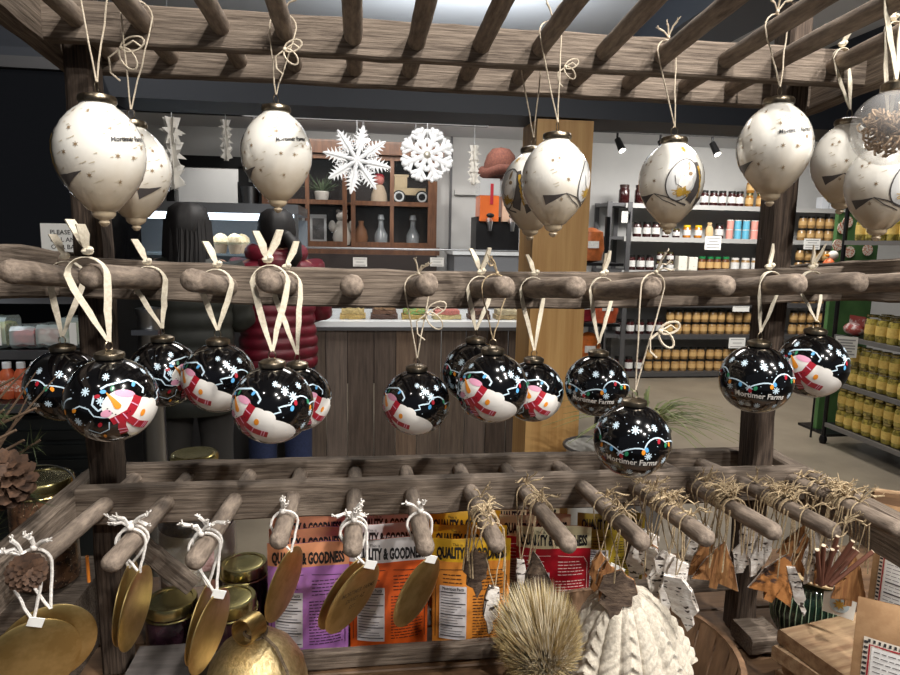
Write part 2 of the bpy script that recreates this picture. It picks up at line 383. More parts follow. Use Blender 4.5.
# ------------------------------------------------------------------ ornaments: painted patches wrapped on the glass
class Decal(MB):
    def __init__(s, fn): super().__init__(); s.fn = fn
    def ell(s, cx, cy, a, b, rot=0, off=.0003, rings=4, n=20):
        c, sn = math.cos(rot), math.sin(rot); vs = [s.fn(cx, cy, off)]; fs = []
        for i in range(1, rings+1):
            for k in range(n):
                q = 2*PI*k/n; x, y = a*i/rings*math.cos(q), b*i/rings*math.sin(q)
                vs.append(s.fn(cx+x*c-y*sn, cy+x*sn+y*c, off))
        for k in range(n): fs.append((0, 1+k, 1+(k+1) % n))
        for i in range(rings-1):
            for k in range(n):
                a0 = 1+i*n; fs.append((a0+k, a0+n+k, a0+n+(k+1) % n, a0+(k+1) % n))
        return s.add(vs, fs)
    def stroke(s, pts, w, off=.0003, sub=6):
        P = []
        for i in range(len(pts)-1):
            for k in range(sub):
                t = k/sub; P.append((pts[i][0]*(1-t)+pts[i+1][0]*t, pts[i][1]*(1-t)+pts[i+1][1]*t))
        P.append(pts[-1]); vs = []; fs = []; m = len(P)
        ww = w if isinstance(w, (list, tuple)) else (w, w)
        for i in range(m):
            a, b = P[max(i-1, 0)], P[min(i+1, m-1)]; dx, dy = b[0]-a[0], b[1]-a[1]; l = math.hypot(dx, dy) or 1
            h = (ww[0]+(ww[1]-ww[0])*i/(m-1))/2; nx, ny = -dy/l*h, dx/l*h
            vs += [s.fn(P[i][0]+nx, P[i][1]+ny, off), s.fn(P[i][0], P[i][1], off), s.fn(P[i][0]-nx, P[i][1]-ny, off)]
        for i in range(m-1): fs += [(i*3, i*3+1, i*3+4, i*3+3), (i*3+1, i*3+2, i*3+5, i*3+4)]
        return s.add(vs, fs)
    def text(s, t, cx, cy, size, off=.0004, bold=0, sx=1, tilt=0):
        v, f = text_mesh(t, size, bold, sx)
        return s.add([s.fn(cx+x, cy+y+x*tilt, off) for x, y in v], f)
    def rect(s, x0, x1, z0, z1, off, nx=12, nz=14):
        vs = [s.fn(x0+(x1-x0)*i/nx, z0+(z1-z0)*j/nz, off) for j in range(nz+1) for i in range(nx+1)]
        return s.add(vs, [(j*(nx+1)+i, j*(nx+1)+i+1, (j+1)*(nx+1)+i+1, (j+1)*(nx+1)+i) for j in range(nz) for i in range(nx)])
    def flake(s, cx, cy, r, off=.0003, a0=0, n=4):
        for k in range(n):
            a = a0+PI*k/n; s.stroke([(cx-r*math.cos(a), cy-r*math.sin(a)), (cx+r*math.cos(a), cy+r*math.sin(a))], r*.3, off, 2)
        return s
    def star(s, cx, cy, r, off=.0003, n=5, inner=.4, a0=PI/2):
        vs = [s.fn(cx, cy, off)]; fs = []
        for k in range(2*n):
            q = a0+PI*k/n; rr = r if k % 2 == 0 else r*inner; vs.append(s.fn(cx+rr*math.cos(q), cy+rr*math.sin(q), off))
        for k in range(2*n): fs.append((0, 1+k, 1+(k+1) % (2*n)))
        return s.add(vs, fs)
BR, BZ = .0425, .0418
def dirpos(d, off): return Vector((d.x*(BR+off), d.y*(BR+off), d.z*(BZ+off)))
def sph(u, lat, off): return dirpos(Vector((math.cos(lat)*math.sin(u), -math.cos(lat)*math.cos(u), math.sin(lat))), off)
def azim(u0, l0):
    c = Vector((math.cos(l0)*math.sin(u0), -math.cos(l0)*math.cos(u0), math.sin(l0)))
    eu = Vector((math.cos(u0), math.sin(u0), 0)); ev = eu.cross(c)*-1
    if ev.z < 0: ev = -ev
    def fn(a, b, off):
        rho = math.hypot(a, b)
        if rho < 1e-6: return dirpos(c, off)
        return dirpos(c*math.cos(rho)+(eu*a+ev*b)*(math.sin(rho)/rho), off)
    return fn
WHT = flat('white', (236, 232, 226)); RED = flat('red', (168, 26, 44)); PNK = flat('pink', (226, 160, 186)); ORG = flat('orange', (240, 150, 40))
BLU = flat('blue', (92, 168, 220)); GRN = flat('green', (46, 130, 92)); LGB = flat('pale_blue', (200, 222, 236)); INK = flat('ink', (26, 24, 28))
def make_black():
    t = thing('glass_ornament', 'x', 'ornament')
    prof = [(BR*math.cos(a), BZ*math.sin(a)) for a in [(-PI/2)+PI*i/32 for i in range(30)] if True]
    prof = [(max(r, 0.0), z) for r, z in prof if z < BZ*.957]; prof[0] = (0, -BZ)
    prof += [(.0118, BZ*.965), (.0112, BZ*.985)]
    MB().lathe(prof, 40).build('glass_body', BLACK, t)
    MB().lathe([(r, z+.0016) for r, z in ((.011, .0385), (.0128, .0388), (.0138, .0398), (.0140, .0430), (.0134, .0445), (.0100, .0462), (.006, .0474), (0, .0478))], 28).build('cap', BRONZE, t)
    MB().tube([(.0042*math.cos(q), 0, .0528+.0045*math.sin(q)) for q in [2*PI*i/16 for i in range(16)]], .0006, 6, closed=True).build('ring', BRONZE, t)
    f0 = azim(0, -.05)
    def f(a, b, off): return f0(a*1.13, b*1.13, off)
    sn = Decal(f); sn.ell(.28, -.46, .56, .40, -.35).ell(.02, -.22, .36, .42, .2, .0004).ell(.22, -.05, .2, .18, 0, .00045).ell(-.40, .10, .34, .31, .5, .0005)
    sb = sn.build('painted_snowman', WHT, t)
    pk = Decal(f); pk.ell(-.30, .33, .19, .08, -.25, .0007, 2).ell(-.66, -.05, .10, .08, .5, .0007, 2); pk.build('cheek', PNK, sb)['kind'] = 'stuff'
    sf = Decal(f); sf.stroke([(-.06, .24), (-.24, -.06), (-.56, -.24)], .17, .0008).stroke([(-.38, -.14), (-.36, -.36), (-.26, -.56)], (.13, .16), .0009).stroke([(-.30, -.16), (-.08, -.34), (.20, -.46)], (.13, .17), .0010)
    sf.build('scarf', RED, sb)
    st = Decal(f)
    for (x, y, a) in ((-.16, .10, 2.5), (-.33, -.12, 2.2), (-.47, -.2, 2.1), (-.34, -.42, .1), (-.29, -.50, .2), (.08, -.40, 1.1), (.13, -.42, 1.1), (-.1, -.32, 1)):
        st.stroke([(x-.08*math.cos(a), y-.08*math.sin(a)), (x+.08*math.cos(a), y+.08*math.sin(a))], .022, .0013, 2)
    st.build('scarf_stripe', PNK, sb)['kind'] = 'stuff'
    ns = Decal(f); ns.stroke([(-.46, .10), (-.53, .24), (-.62, .40)], (.13, .02), .0010); ns.ell(-.46, .10, .065, .065, 0, .0010, 2, 10); ns.ell(.02, -.12, .055, .075, -.3, .0009, 2, 12)
    ns.build('carrot_nose', ORG, sb)['kind'] = 'stuff'
    mo = Decal(f)
    for k in range(8):
        q = 3.5+k*.27; mo.ell(-.40+.25*math.cos(q), .14+.23*math.sin(q), .014, .014, 0, .0009, 1, 6)
    mo.build('mouth', INK, sb)['kind'] = 'stuff'
    # string of lights, bulbs, snowflakes, lettering
    sg = Decal(sph); loop = []
    for i in range(70):
        s = i/69; u = .55+s*4.2; loop.append((u+.09*math.sin(s*44), .12+.16*math.sin(s*13)+.09*math.cos(s*44)*(.4+.6*math.sin(s*9)**2)))
    sg.stroke([(.3, -.02), (.6, .05)]+loop, .035, .0004, 2)
    sg.stroke([(-1.5, -.02), (-1.3, .08), (-1.1, .02), (-1.0, -.14), (-.8, -.18), (-.55, -.16)], .03, .0004, 4)
    sg.stroke([(-.86, .46), (-.72, .54), (-.5, .58), (-.2, .62), (0, .52), (.12, .36), (.06, .26)], .045, .0004, 4)
    sg.stroke([(-.98, .32), (-1.02, .12), (-.9, -.02), (-.78, .06), (-.86, .12)], .04, .0004, 4)
    sg.stroke([(-1.2, -.5), (-.95, -.62), (-.72, -.5), (-.7, -.3)], .025, .0004, 4)
    sg.build('painted_string', LGB, t)['kind'] = 'stuff'
    for m_, ph in ((BLU, 0), (RED, 1), (GRN, 2), (ORG, 3)):
        b = Decal(sph)
        for k in range(ph, 16, 4):
            u, v = loop[4+k*4]; b.ell(u+.03, v-.09, .05, .07, .3*(k % 3-1), .0005, 2, 10)
        for k, (u, v) in enumerate(((-.8, .46), (-.92, .36), (-.75, -.06), (-1.45, .02), (-.1, .56), (-.9, -.3), (-.6, .52), (-.85, -.66))):
            if k % 4 == ph: b.ell(u, v-.06, .07, .045, .2*k, .0005, 2, 10)
        b.build('painted_bulb', m_, t)['kind'] = 'stuff'
    fk = Decal(sph); rg = random.Random(3)
    for (u, v, r) in ((.75, .55, .11), (.5, .75, .09), (1.25, .62, .10), (.95, .38, .12), (1.8, .6, .11), (2.4, .55, .12), (3.0, .6, .1), (3.6, .5, .11), (4.3, .6, .1), (-.75, .75, .1), (-1.2, .4, .1),
                      (-1.4, -.3, .1), (1.3, -.45, .1), (1.8, -.62, .1), (2.3, -.65, .1), (2.9, -.65, .09), (3.3, -.3, .1), (3.9, -.2, .1), (1.5, -.12, .1), (2.05, -.1, .09), (2.75, -.12, .1), (4.4, -.4, .1), (-.85, .2, .09)):
        fk.flake(u, v, r, .0003, rg.uniform(0, 1))
    for k in range(60): fk.ell(rg.uniform(.6, 5.2), rg.uniform(-.8, .9), .013, .013, 0, .0003, 1, 5)
    fk.build('painted_snowflake', LGB, t)['kind'] = 'stuff'
    tx = Decal(sph); tx.text('Mortimer Farms', 2.35, -.30, .23, .0005, .02, .92, -.03); tx.build('painted_lettering', WHT, t)['kind'] = 'stuff'
    return t
def hang(root, bottom, tier, X, Y, kind='ribbon', bow=1, seed=0, w=.0068, mat_=None, spread=0):
    """string from the ring at `bottom` over the peg at (X, Y) of a tier; knot and tails on top"""
    rg = random.Random(seed); X, zc, rp = pegat(tier, X, Y); rp += {'ribbon': .0020, 'cord': .001, 'twine': .0009, 'cotton': .0017}[kind]; b = Vector(bottom); top = zc+rp
    m = mat_ or {'ribbon': RIBBON, 'cord': CORD, 'twine': TWINE, 'cotton': WHITEC}[kind]
    s = rg.choice((-1, 1))*.002+spread
    pts = [b+Vector((0, -.0008, 0))]
    A = Vector((X-rp, Y-.004-s, zc-.004)); B = Vector((X+rp, Y+.004+s, zc-.004))
    n = 9
    arc = [Vector((X-rp*math.cos(PI*i/n), Y-.004-s+(.008+2*s)*i/n, zc+rp*math.sin(PI*i/n))) for i in range(n+1)]
    def sag(p, q, k): return [p.lerp(q, i/k)+Vector((rg.uniform(-.0006, .0006), rg.uniform(-.0006, .0006), 0)) for i in range(1, k)]
    path = [b]+sag(b, A, 6)+arc+sag(B, b, 6)+[b+Vector((.0006, .0008, 0))]
    mb = MB()
    if kind == 'ribbon':
        ws = []
        for i, p in enumerate(path):
            t = i/(len(path)-1); d = min(t, 1-t); e = min(1, .45+d*4); k = min(1, max(0, (d-.22)/.14)); ws.append(Vector((1-k*.9, .35+k*.65, 0)).normalized()*w*e)
        mb.ribbon(path, ws, .0008)
        k = Vector((X+rg.uniform(-.003, .003), Y+rg.uniform(-.004, .004), top+.0052))
        mb.ball(k, .0050, 7, sc_=(1.2, .9, .75)); mb.ball(k+Vector((.003, -.002, .002)), .0036, 6, sc_=(1, 1, .8))
        for j in range(bow):
            d = Vector((rg.uniform(-.6, .7), rg.uniform(-.5, .1), 1)).normalized()
            mb.ribbon([k, k+d*.008, k+d*.018+Vector((.001, 0, 0)), k+d*rg.uniform(.026, .034)], [Vector((1, .3, 0))*w*.5, Vector((1, .3, 0))*w*.9, Vector((1, .8, 0))*w*1.1, Vector((.7, .9, 0))*w*1.15], .0018)
    else:
        r = {'cord': .0009, 'twine': .0008, 'cotton': .0016}[kind]
        mb.tube(path, r, 6)
        k = Vector((X+rg.uniform(-.002, .002), Y-.004-s, top+r*1.8))
        mb.ball(k, r*2.6, 8)
        for j in range(bow):
            a = rg.uniform(-1.2, 1.2); d = Vector((math.sin(a), -.35, .9*math.cos(a))).normalized()
            L = rg.uniform(.016, .026)
            mb.tube([k, k+d*L*.5+Vector((0, 0, .002)), k+d*L+Vector((0, 0, -.003*j))], [r*1.1, r*1.2, r*1.5], 6)
            for q in range(4):
                e = k+d*L+Vector((0, 0, -.003*j)); mb.tube([e, e+d*.004+Vector((rg.uniform(-.003, .003), rg.uniform(-.003, .003), rg.uniform(-.002, .003)))], r*.5, 4)
    o = mb.build({'ribbon': 'hanging_ribbon', 'cord': 'hanging_cord', 'twine': 'hanging_twine', 'cotton': 'hanging_cord'}[kind], m, root); o['own'] = 1
    return o
def face(X, Y): return math.atan2(-X, Y)
blackp = make_black()
# peg index, Y, centre z, snowman angle, string, label
BL = [(0, .826, 1.317, 2.55, 'ribbon', 'black glass ball ornament with dim string of lights, leftmost and partly hidden behind its neighbours'),
      (1, .64, 1.343, .62, 'ribbon', 'large black glass ball ornament, snowman at its right side, nearest on the left'),
      (1, .838, 1.328, 1.02, 'ribbon', 'black glass ball ornament half hidden behind the large snowman ball on the left'),
      (2, .792, 1.332, -.52, 'ribbon', 'black glass ball with snowman at its left edge, before the dark green coat'),
      (3, .692, 1.324, -.42, 'ribbon', 'black glass ball ornament with reclining snowman, in front of the maroon jacket'),
      (3, .83, 1.296, .75, 'ribbon', 'black glass ball ornament tucked behind the snowman ball below the maroon jacket'),
      (5, .802, 1.296, -.48, 'cord', 'black glass ball ornament on thin cord with looped bow, alone before the plank counter'),
      (6, .828, 1.328, 2.2, 'ribbon', 'black glass ball ornament hidden behind the centre snowman ball on jute twine'),
      (6, .735, 1.330, -.12, 'twine', 'black glass ball ornament with large smiling snowman, on jute twine at the centre'),
      (7, .850, 1.297, .42, 'ribbon', 'black glass ball ornament with snowman, in front of the pale timber column'),
      (8, .823, 1.311, -2.45, 'ribbon', 'black glass ball ornament with squiggly light string, right of the timber column'),
      (8, .652, 1.289, -2.32, 'cord', 'black glass ball ornament hanging lowest on twisted white cord'),
      (10, .644, 1.357, -2.2, 'ribbon', 'black glass ball ornament with white lettering facing front, before the right post'),
      (11, .778, 1.346, .10, 'ribbon', 'black glass ball ornament with snowman, rightmost of the black ones')]
BPX = {0: (65, 385), 1: (112, 399), 11: (632, 440), 12: (756, 379), 13: (812, 365)}
for i, (pi, Y, z, a, st, lab) in enumerate(BL):
    X = PX[pi]+{0: -.010, 1: .014, 2: .012, 5: .012, 7: -.004, 9: .005, 11: -.012, 12: -.008, 13: .014}.get(i, 0)
    Mx = T((X, Y, z)) @ RZ(face(X, Y)+a)
    if i in BPX:
        q_ = onX(*BPX[i], X); Y, z = q_.y, q_.z; Mx = T((X, Y, z)) @ RZ(face(X, Y)+a)
    o = blackp if i == 0 else ctree(blackp, Mx, lab)
    o.matrix_basis = Mx; o['label'] = lab; o['group'] = 'black painted glass balls on the middle pegs'
    hang(o, (X, Y, z+.0568), 'mid', X if i not in (3, 4) else PX[pi], Y, st, {'ribbon': 1+(i % 3 == 1), 'cord': 3, 'twine': 3}[st], seed=i+5)
# ---------------- white drop ornaments
WR = .0425
WPROF = [(-1.66, 0), (-1.64, .07), (-1.56, .13), (-1.50, .10), (-1.45, .20), (-1.38, .26), (-1.30, .27), (-1.25, .36), (-1.12, .47), (-.95, .62), (-.75, .76), (-.5, .89), (-.25, .97), (0, 1), (.25, .985), (.5, .91), (.72, .80), (.90, .66), (1.03, .52), (1.10, .42), (1.16, .37), (1.22, .36)]
def wr(v):
    for (a, r), (b, q) in zip(WPROF, WPROF[1:]):
        if a <= v <= b: return r+(q-r)*(v-a)/(b-a)
    return .3
def wmap(u, v, off): r = wr(v)*WR+off; return Vector((r*math.sin(u), -r*math.cos(u), v*WR))
def pearl_mat():
    # pearl-white glass, painted tan snow towards the tip (paint colour of the ornament itself)
    m = bpy.data.materials.new('pearl_tan_painted_glass'); m.use_nodes = True; nt = m.node_tree; N = nt.nodes; L = nt.links
    b = N['Principled BSDF']; b.inputs['Roughness'].default_value = .25; b.inputs['Coat Weight'].default_value = 1; b.inputs['Coat Roughness'].default_value = .04
    tc = N.new('ShaderNodeTexCoord'); sp = N.new('ShaderNodeSeparateXYZ'); L.new(tc.outputs['Object'], sp.inputs[0])
    nz = N.new('ShaderNodeTexNoise'); nz.inputs['Scale'].default_value = 55; nz.inputs['Detail'].default_value = 3; L.new(tc.outputs['Object'], nz.inputs['Vector'])
    ma = N.new('ShaderNodeMath'); ma.operation = 'MULTIPLY_ADD'; ma.inputs[1].default_value = .022; L.new(nz.outputs['Fac'], ma.inputs[0]); L.new(sp.outputs['Z'], ma.inputs[2])
    mr = N.new('ShaderNodeMapRange'); mr.inputs[1].default_value = -.040; mr.inputs[2].default_value = .012; L.new(ma.outputs[0], mr.inputs[0])
    rp = N.new('ShaderNodeValToRGB'); rp.color_ramp.elements[0].color = lin((196, 178, 150))+(1,); rp.color_ramp.elements[1].color = lin((238, 235, 226))+(1,)
    L.new(mr.outputs[0], rp.inputs[0]); L.new(rp.outputs[0], b.inputs['Base Color']); return m
PTAN = pearl_mat()
CGREY = flat('charcoal', (78, 74, 74)); TAUPE = flat('taupe', (150, 128, 100)); OCHRE = flat('ochre', (186, 148, 56)); PALEG = flat('pale_grey', (206, 206, 204)); BEIGE = flat('beige', (196, 184, 160))
BRN = flat('brown', (96, 72, 50))
def make_white():
    t = thing('drop_ornament', 'x', 'ornament')
    MB().lathe([(r*WR, z*WR) for z, r in WPROF], 44).build('glass_body', PTAN, t)
    MB().lathe([(.0155, 1.17*WR), (.0172, 1.18*WR), (.0178, 1.22*WR), (.0178, 1.30*WR), (.0165, 1.35*WR), (.008, 1.40*WR), (0, 1.42*WR)], 28).build('cap', BRONZE, t)
    MB().tube([(.0050*math.cos(q), 0, 1.42*WR+.0050+.0055*math.sin(q)) for q in [2*PI*i/16 for i in range(16)]], .0006, 6, closed=True).build('ring', BRONZE, t)
    rg = random.Random(11); D = Decal(wmap)
    for u in (1.05, 1.6, 2.2, 2.8, 3.4, 4.1, 4.7, -.9):
        for k in range(3): D.star(u+rg.uniform(-.25, .25), rg.choice((-.55, -.1, .2, .5, .85))+rg.uniform(-.1, .1), .075, .0003, 6, .35)
    D.build('painted_star', TAUPE, t)['kind'] = 'stuff'
    D = Decal(wmap)
    for k in range(70):
        u, v, l = rg.uniform(.8, 5.6), rg.uniform(-1.0, .95), rg.uniform(.06, .18)
        D.stroke([(u, v), (u+l*.5, v+.02), (u+l, v+l*.35)], (.008, .026), .0003, 2)
    D.build('painted_snow_dash', BEIGE, t)['kind'] = 'stuff'
    # the crib scene: pale arch with outline, two animals, hay, gold star, dark stable on the right
    D = Decal(wmap); D.ell(0, -.02, .46, .66, -.45, .0004, 5, 28); D.build('painted_arch', PALEG, t)
    D = Decal(wmap)
    pts = [(0+.46*math.cos(q)*math.cos(-.45)-.66*math.sin(q)*math.sin(-.45), -.02+.46*math.cos(q)*math.sin(-.45)+.66*math.sin(q)*math.cos(-.45)) for q in [2*PI*i/30 for i in range(31)]]
    D.stroke(pts, .035, .0007, 2); D.stroke([(-.9, -.42), (-.5, -.52), (0, -.70), (.3, -.76)], (.02, .06), .0006)
    D.stroke([(-.25, .1), (-.2, -.15), (-.02, -.25)], .02, .0008); D.stroke([(-.9, -.42), (-.6, -.62), (-.1, -.78)], .025, .0006)
    D.build('painted_outline', CGREY, t)['kind'] = 'stuff'
    D = Decal(wmap); D.ell(.12, .12, .20, .17, .2, .0008, 3, 16).ell(.14, .38, .075, .20, -.15, .0008, 2, 14).ell(.10, -.12, .22, .24, 0, .0007, 3, 16); D.build('painted_lamb', WHT, t)['kind'] = 'stuff'
    D = Decal(wmap); D.ell(.18, .40, .05, .14, -.15, .0011, 2, 12).ell(.22, .16, .07, .06, 0, .0011, 2, 10).ell(.02, .10, .015, .015, 0, .0011, 1, 8); D.build('painted_ear', TAUPE, t)['kind'] = 'stuff'
    D = Decal(wmap)
    for k in range(60):
        q = rg.uniform(0, 2*PI); c = (rg.uniform(-.16, .16), -.38+rg.uniform(-.06, .06)); D.stroke([c, (c[0]+.17*math.cos(q), c[1]+.13*math.sin(q))], .022, .0010+rg.uniform(0, .0002), 1)
    D.star(.12, .92, .17, .0004, 8, .35); D.build('painted_hay', OCHRE, t)['kind'] = 'stuff'
    D = Decal(wmap); D.stroke([(.48, .52), (.56, .1), (.50, -.3), (.36, -.66)], (.16, .34), .0008); D.stroke([(.72, -.66), (1.05, -.58), (1.45, -.44)], (.30, .01), .0005); D.build('painted_stable', CGREY, t)['kind'] = 'stuff'
    D = Decal(wmap)
    for k in range(6): D.stroke([(.5+.03*k, .4-.16*k), (.56+.03*k, .25-.16*k)], .06, .0013, 2)
    D.ell(.54, .32, .05, .10, 0, .0013, 2, 10); D.build('painted_figure', OCHRE, t)['kind'] = 'stuff'
    D = Decal(wmap); D.stroke([(-1.6, -.62), (-1.25, -.55), (-.9, -.43)], (.28, .01), .0005); D.build('painted_hill', CGREY, t)['kind'] = 'stuff'
    D = Decal(wmap); D.text('Mortimer Farms', 2.6, .34, .15, .0010, .03, .95, .12); D.build('painted_lettering', INK, t)['kind'] = 'stuff'
    return t
whitep = make_white()
def wpos(px, py, Y, X):  # centre from photo pixel on plane Y
    p = onY(px, py, Y); return p
WL = [(1, .712, 1.577, -1.9, 'cord', 'white drop ornament with small stars and lettering, largest and nearest on the left'),
      (1, .838, 1.574, -.62, 'cord', 'white drop ornament half hidden behind the big leftmost one'),
      (3, .845, 1.600, -2.15, 'cord', 'white drop ornament with stars, alone above the red jacket'),
      (7, .908, 1.572, -.95, 'cord', 'white drop ornament turned to its dark stable picture, behind another at the timber column'),
      (7, .815, 1.577, 1.25, 'cord', 'white drop ornament with stars, in front of the timber column top'),
      (9, .850, 1.584, .35, 'cord', 'white drop ornament showing a painted lamb on hay, before the jar shelves'),
      (10, .756, 1.619, -2.05, 'cord', 'starry white drop ornament with lettering, left of a pair at the right post'),
      (12, .846, 1.617, .92, 'ribbon', 'white drop ornament on flat ribbon, right of a pair at the right post'),
      (12, .760, 1.580, .72, 'ribbon', 'white drop ornament with grey arch, cut off at the right edge below a clear ball')]
for i, (pi, Y, z, a, st, lab) in enumerate(WL):
    dx = {0: -.002, 1: -.012, 2: -.01, 3: .008, 4: .014, 5: .018, 6: .012, 7: .020, 8: .008}[i]
    X = PX[pi]+dx
    Mx = T((X, Y, z)) @ RZ(face(X, Y)+a)
    o = whitep if i == 0 else ctree(whitep, Mx, lab)
    o.matrix_basis = Mx; o['label'] = lab; o['group'] = 'white drop ornaments on the top pegs'
    hang(o, (X, Y, z+1.42*WR+.0105), 'top', X, Y, st, 3 if st == 'cord' else 1, seed=40+i, w=.009)
# clear ball with filler at the right edge
CLX, CLZ = .574, onX(892, 128, .574).z
cl = thing('clear_ornament', 'clear glass ball filled with tan curls, cut off by the right edge', 'ornament', (CLX, .670, CLZ))
MB().lathe([(.040*math.sin(PI*i/24), -.040*math.cos(PI*i/24)) for i in range(1, 24)], 36).build('glass_body', mat('clear_glass', (240, 240, 240), .02, alpha=.22, coat=1), cl, T((CLX, .670, CLZ)))
mb = MB(); rg = random.Random(5)
for k in range(240):
    c = Vector((rg.gauss(0, 1), rg.gauss(0, 1), rg.gauss(0, 1))).normalized()*.034*rg.random()**.4; a = rg.uniform(0, 6); e = Vector((rg.uniform(-1, 1), rg.uniform(-1, 1), rg.uniform(-1, 1))).normalized(); g = e.orthogonal()
    if c.z > .022: continue
    mb.tube([c*.8+(e*math.cos(a+q)+g*math.sin(a+q))*.006 for q in (0, .8, 1.6, 2.4, 3.2)], .0012, 4)
mb.build('filler', mat('tan_curls', (186, 160, 128), .8, rgb2=(140, 112, 84), scale=(200, 200, 200)), cl, T((CLX, .670, CLZ)))
MB().lathe([(.013, .038), (.0145, .039), (.0145, .046), (.010, .049), (0, .05)], 24).build('cap', BRONZE, cl, T((CLX, .670, CLZ)))
hang(cl, (CLX, .670, CLZ+.051), 'top', CLX, .670, 'ribbon', 1, seed=77, w=.011)
# long loose cord bows
def bow_cord(root, P, seed, s=.02, m=CORD, r=.0009, name='cord_bow'):
    rg = random.Random(seed); mb = MB(); P = Vector(P)
    for k in range(2):
        a = (-.5, -.9)[k]+rg.uniform(-.1, .1)+(0 if k else .9); d = Vector((math.cos(a), -.1, math.sin(a))); g = Vector((-d.z, 0, d.x))
        mb.tube([P+d*s*(1-math.cos(q))*.5+g*s*.28*math.sin(q) for q in [2*PI*i/14 for i in range(15)]], r, 5)
    mb.tube([P, P+Vector((s*.5, -.001, s*.3)), P+Vector((s*.8, 0, s*.1))], r, 5)
    mb.tube([P, P+Vector((-s*.5, 0, -s*.4)), P+Vector((-s*.45, 0, -s*1.0)), P+Vector((-s*.1, 0, -s*1.3))], r, 5)
    mb.ball(P, r*2.4, 8); o = mb.build(name, m, root); o['own'] = 1
kids = {o['label'].split(',')[0]: o for o in bpy.data.objects if 'label' in o}
for o in list(bpy.data.objects):
    l = o.get('label', '')
    if l.startswith('black glass ball ornament on thin cord'): bow_cord(o, (PX[5]+.012, .80, 1.410), 2, .026)
    if l.startswith('black glass ball ornament hanging lowest'): bow_cord(o, (PX[8]+.004, .655, 1.408), 3, .022, r=.0013)
    if l.startswith('white drop ornament half hidden'): bow_cord(o, (PX[1]-.018, .835, 1.712), 4, .028, r=.0011)
    if l.startswith('white drop ornament with stars, alone'): bow_cord(o, (PX[3]+.002, .84, 1.722), 5, .022, r=.0011)
    if l.startswith('white drop ornament with stars, in front'): bow_cord(o, (X := PX[7]+.022, .82, 1.715), 6, .018, r=.0009)
# ------------------------------------------------------------------ the shop behind
PINE = mat('pine_column', (206, 164, 104), .55, rgb2=(184, 138, 80), scale=(30, 30, 1.6), nscale=.9, detail=5, lo=.35, hi=.65)
cl_ = thing('timber_column', 'square pale pine column standing behind the rack', 'column', (.86, 2.925, 0))
MB().box((0, 0, 0), (.25, .25, 2.02)).build('shaft', PINE, cl_, T((.86, 2.925, 1.01)), smooth=0)
struct(slab('trim_7', (-5.1, 2.78, 2.025), (7.1, 3.06, 2.19), NAVY))       # dark header beam carried by the column
MB().box((0, 0, 0), (.29, .29, .12)).build('base_trim', PINE, cl_, T((.86, 2.925, .06)), smooth=0)
# plank counter
CW = [mat('counter_plank_%d' % k, c, .7, rgb2=d, scale=(60, 60, 4), detail=6, lo=.3, hi=.7, bump=.3) for k, (c, d) in enumerate((((112, 98, 86), (74, 62, 54)), ((128, 108, 90), (88, 70, 58)), ((98, 84, 74), (60, 50, 44)), ((120, 106, 96), (84, 74, 68))))]
WHITE = mat('white_laminate', (228, 232, 234), .3); STEEL = mat('brushed_steel', (170, 172, 175), .3, 1)
ct = thing('plank_counter', 'counter faced with upright weathered planks and a white top', 'counter', (.3, 4.1, 0))
x = -.385; k = 0
while x < 1.15:
    w = random.Random(k).uniform(.125, .165)
    MB().box((0, 0, 0), (w-.006, .025, .95)).build('plank', CW[(k*7+k//3) % 4], ct, T((x+w/2, 4.0+(k % 3)*.004, .475)), smooth=0); x += w; k += 1
MB().box((0, 0, 0), (1.66, .75, .045)).build('countertop', WHITE, ct, T((.445, 4.36, .975)), smooth=0)
MB().box((0, 0, 0), (1.66, .03, .02)).build('edge_strip', DGREY, ct, T((.445, 3.975, .955)), smooth=0)
gd = thing('sneeze_guard', 'clear glass guard with steel rail on the plank counter', 'glass guard', (.5, 4.1, 1.0))
MB().box((0, 0, 0), (1.44, .008, .43)).build('pane', GLASS, gd, T((.35, 4.06, 1.22)), smooth=0)
MB().box((0, 0, 0), (1.44, .4, .008)).build('top_pane', GLASS, gd, T((.35, 4.26, 1.438)), smooth=0)
MB().tube([(-.37, 4.06, 1.44), (1.07, 4.06, 1.44)], .006, 8).build('rail', STEEL, gd)
CARD = mat('white_card', (232, 232, 228), .7)
INKF = mat('print_ink', (48, 46, 48), .7)
def card(name, px, py, Y, w, h, label, group=None, rows=5, X=None, rz=0, text=None, root=None):
    p = onY(px, py, Y) if X is None else onX(px, py, X)
    t = thing(name, label, 'sign', p, group)
    M = T(p) @ RZ(rz)
    MB().box((0, 0, 0), (w, .004, h)).build('sheet', CARD, t, M, smooth=0)
    mb = MB()
    if text:
        for i, s in enumerate(text):
            v, f = text_mesh(s, h*.17, .01); x0 = min(a for a, b in v)
            mb.add([M @ Vector((a-x0-w*.30, -.004, h*.26-i*h*.2+b)) for a, b in v], f)
    else:
        for i in range(rows):
            lines_block(mb, M @ T((0, -.004, 0)), -w*.38, w*.38, h*.3-i*h*.6/max(rows-1, 1), h*.3, 1, h*.06, .3, i)
            mb.v = mb.v
        mb = MB()
        for i in range(rows):
            z = h*.34-i*h*.68/max(rows-1, 1); e = w*(.40-.12*(i % 3 == 1)); mb.add([M @ Vector(q) for q in ((-e, -.004, z-h*.03), (e, -.004, z-h*.03), (e, -.004, z+h*.03), (-e, -.004, z+h*.03))], [(0, 1, 2, 3)])
    pr = mb.build('printing', INKF if text else mat('print_grey', (150, 150, 152), .7), t, smooth=0); pr['kind'] = 'stuff'
    return t
card('price_card', 360, 262, 4.04, .085, .055, 'small white price card on the glass guard before the cabinet centre', rows=3)
card('price_card', 437, 262, 4.04, .085, .055, 'small white price card on the glass guard at the cabinet right end', rows=3)
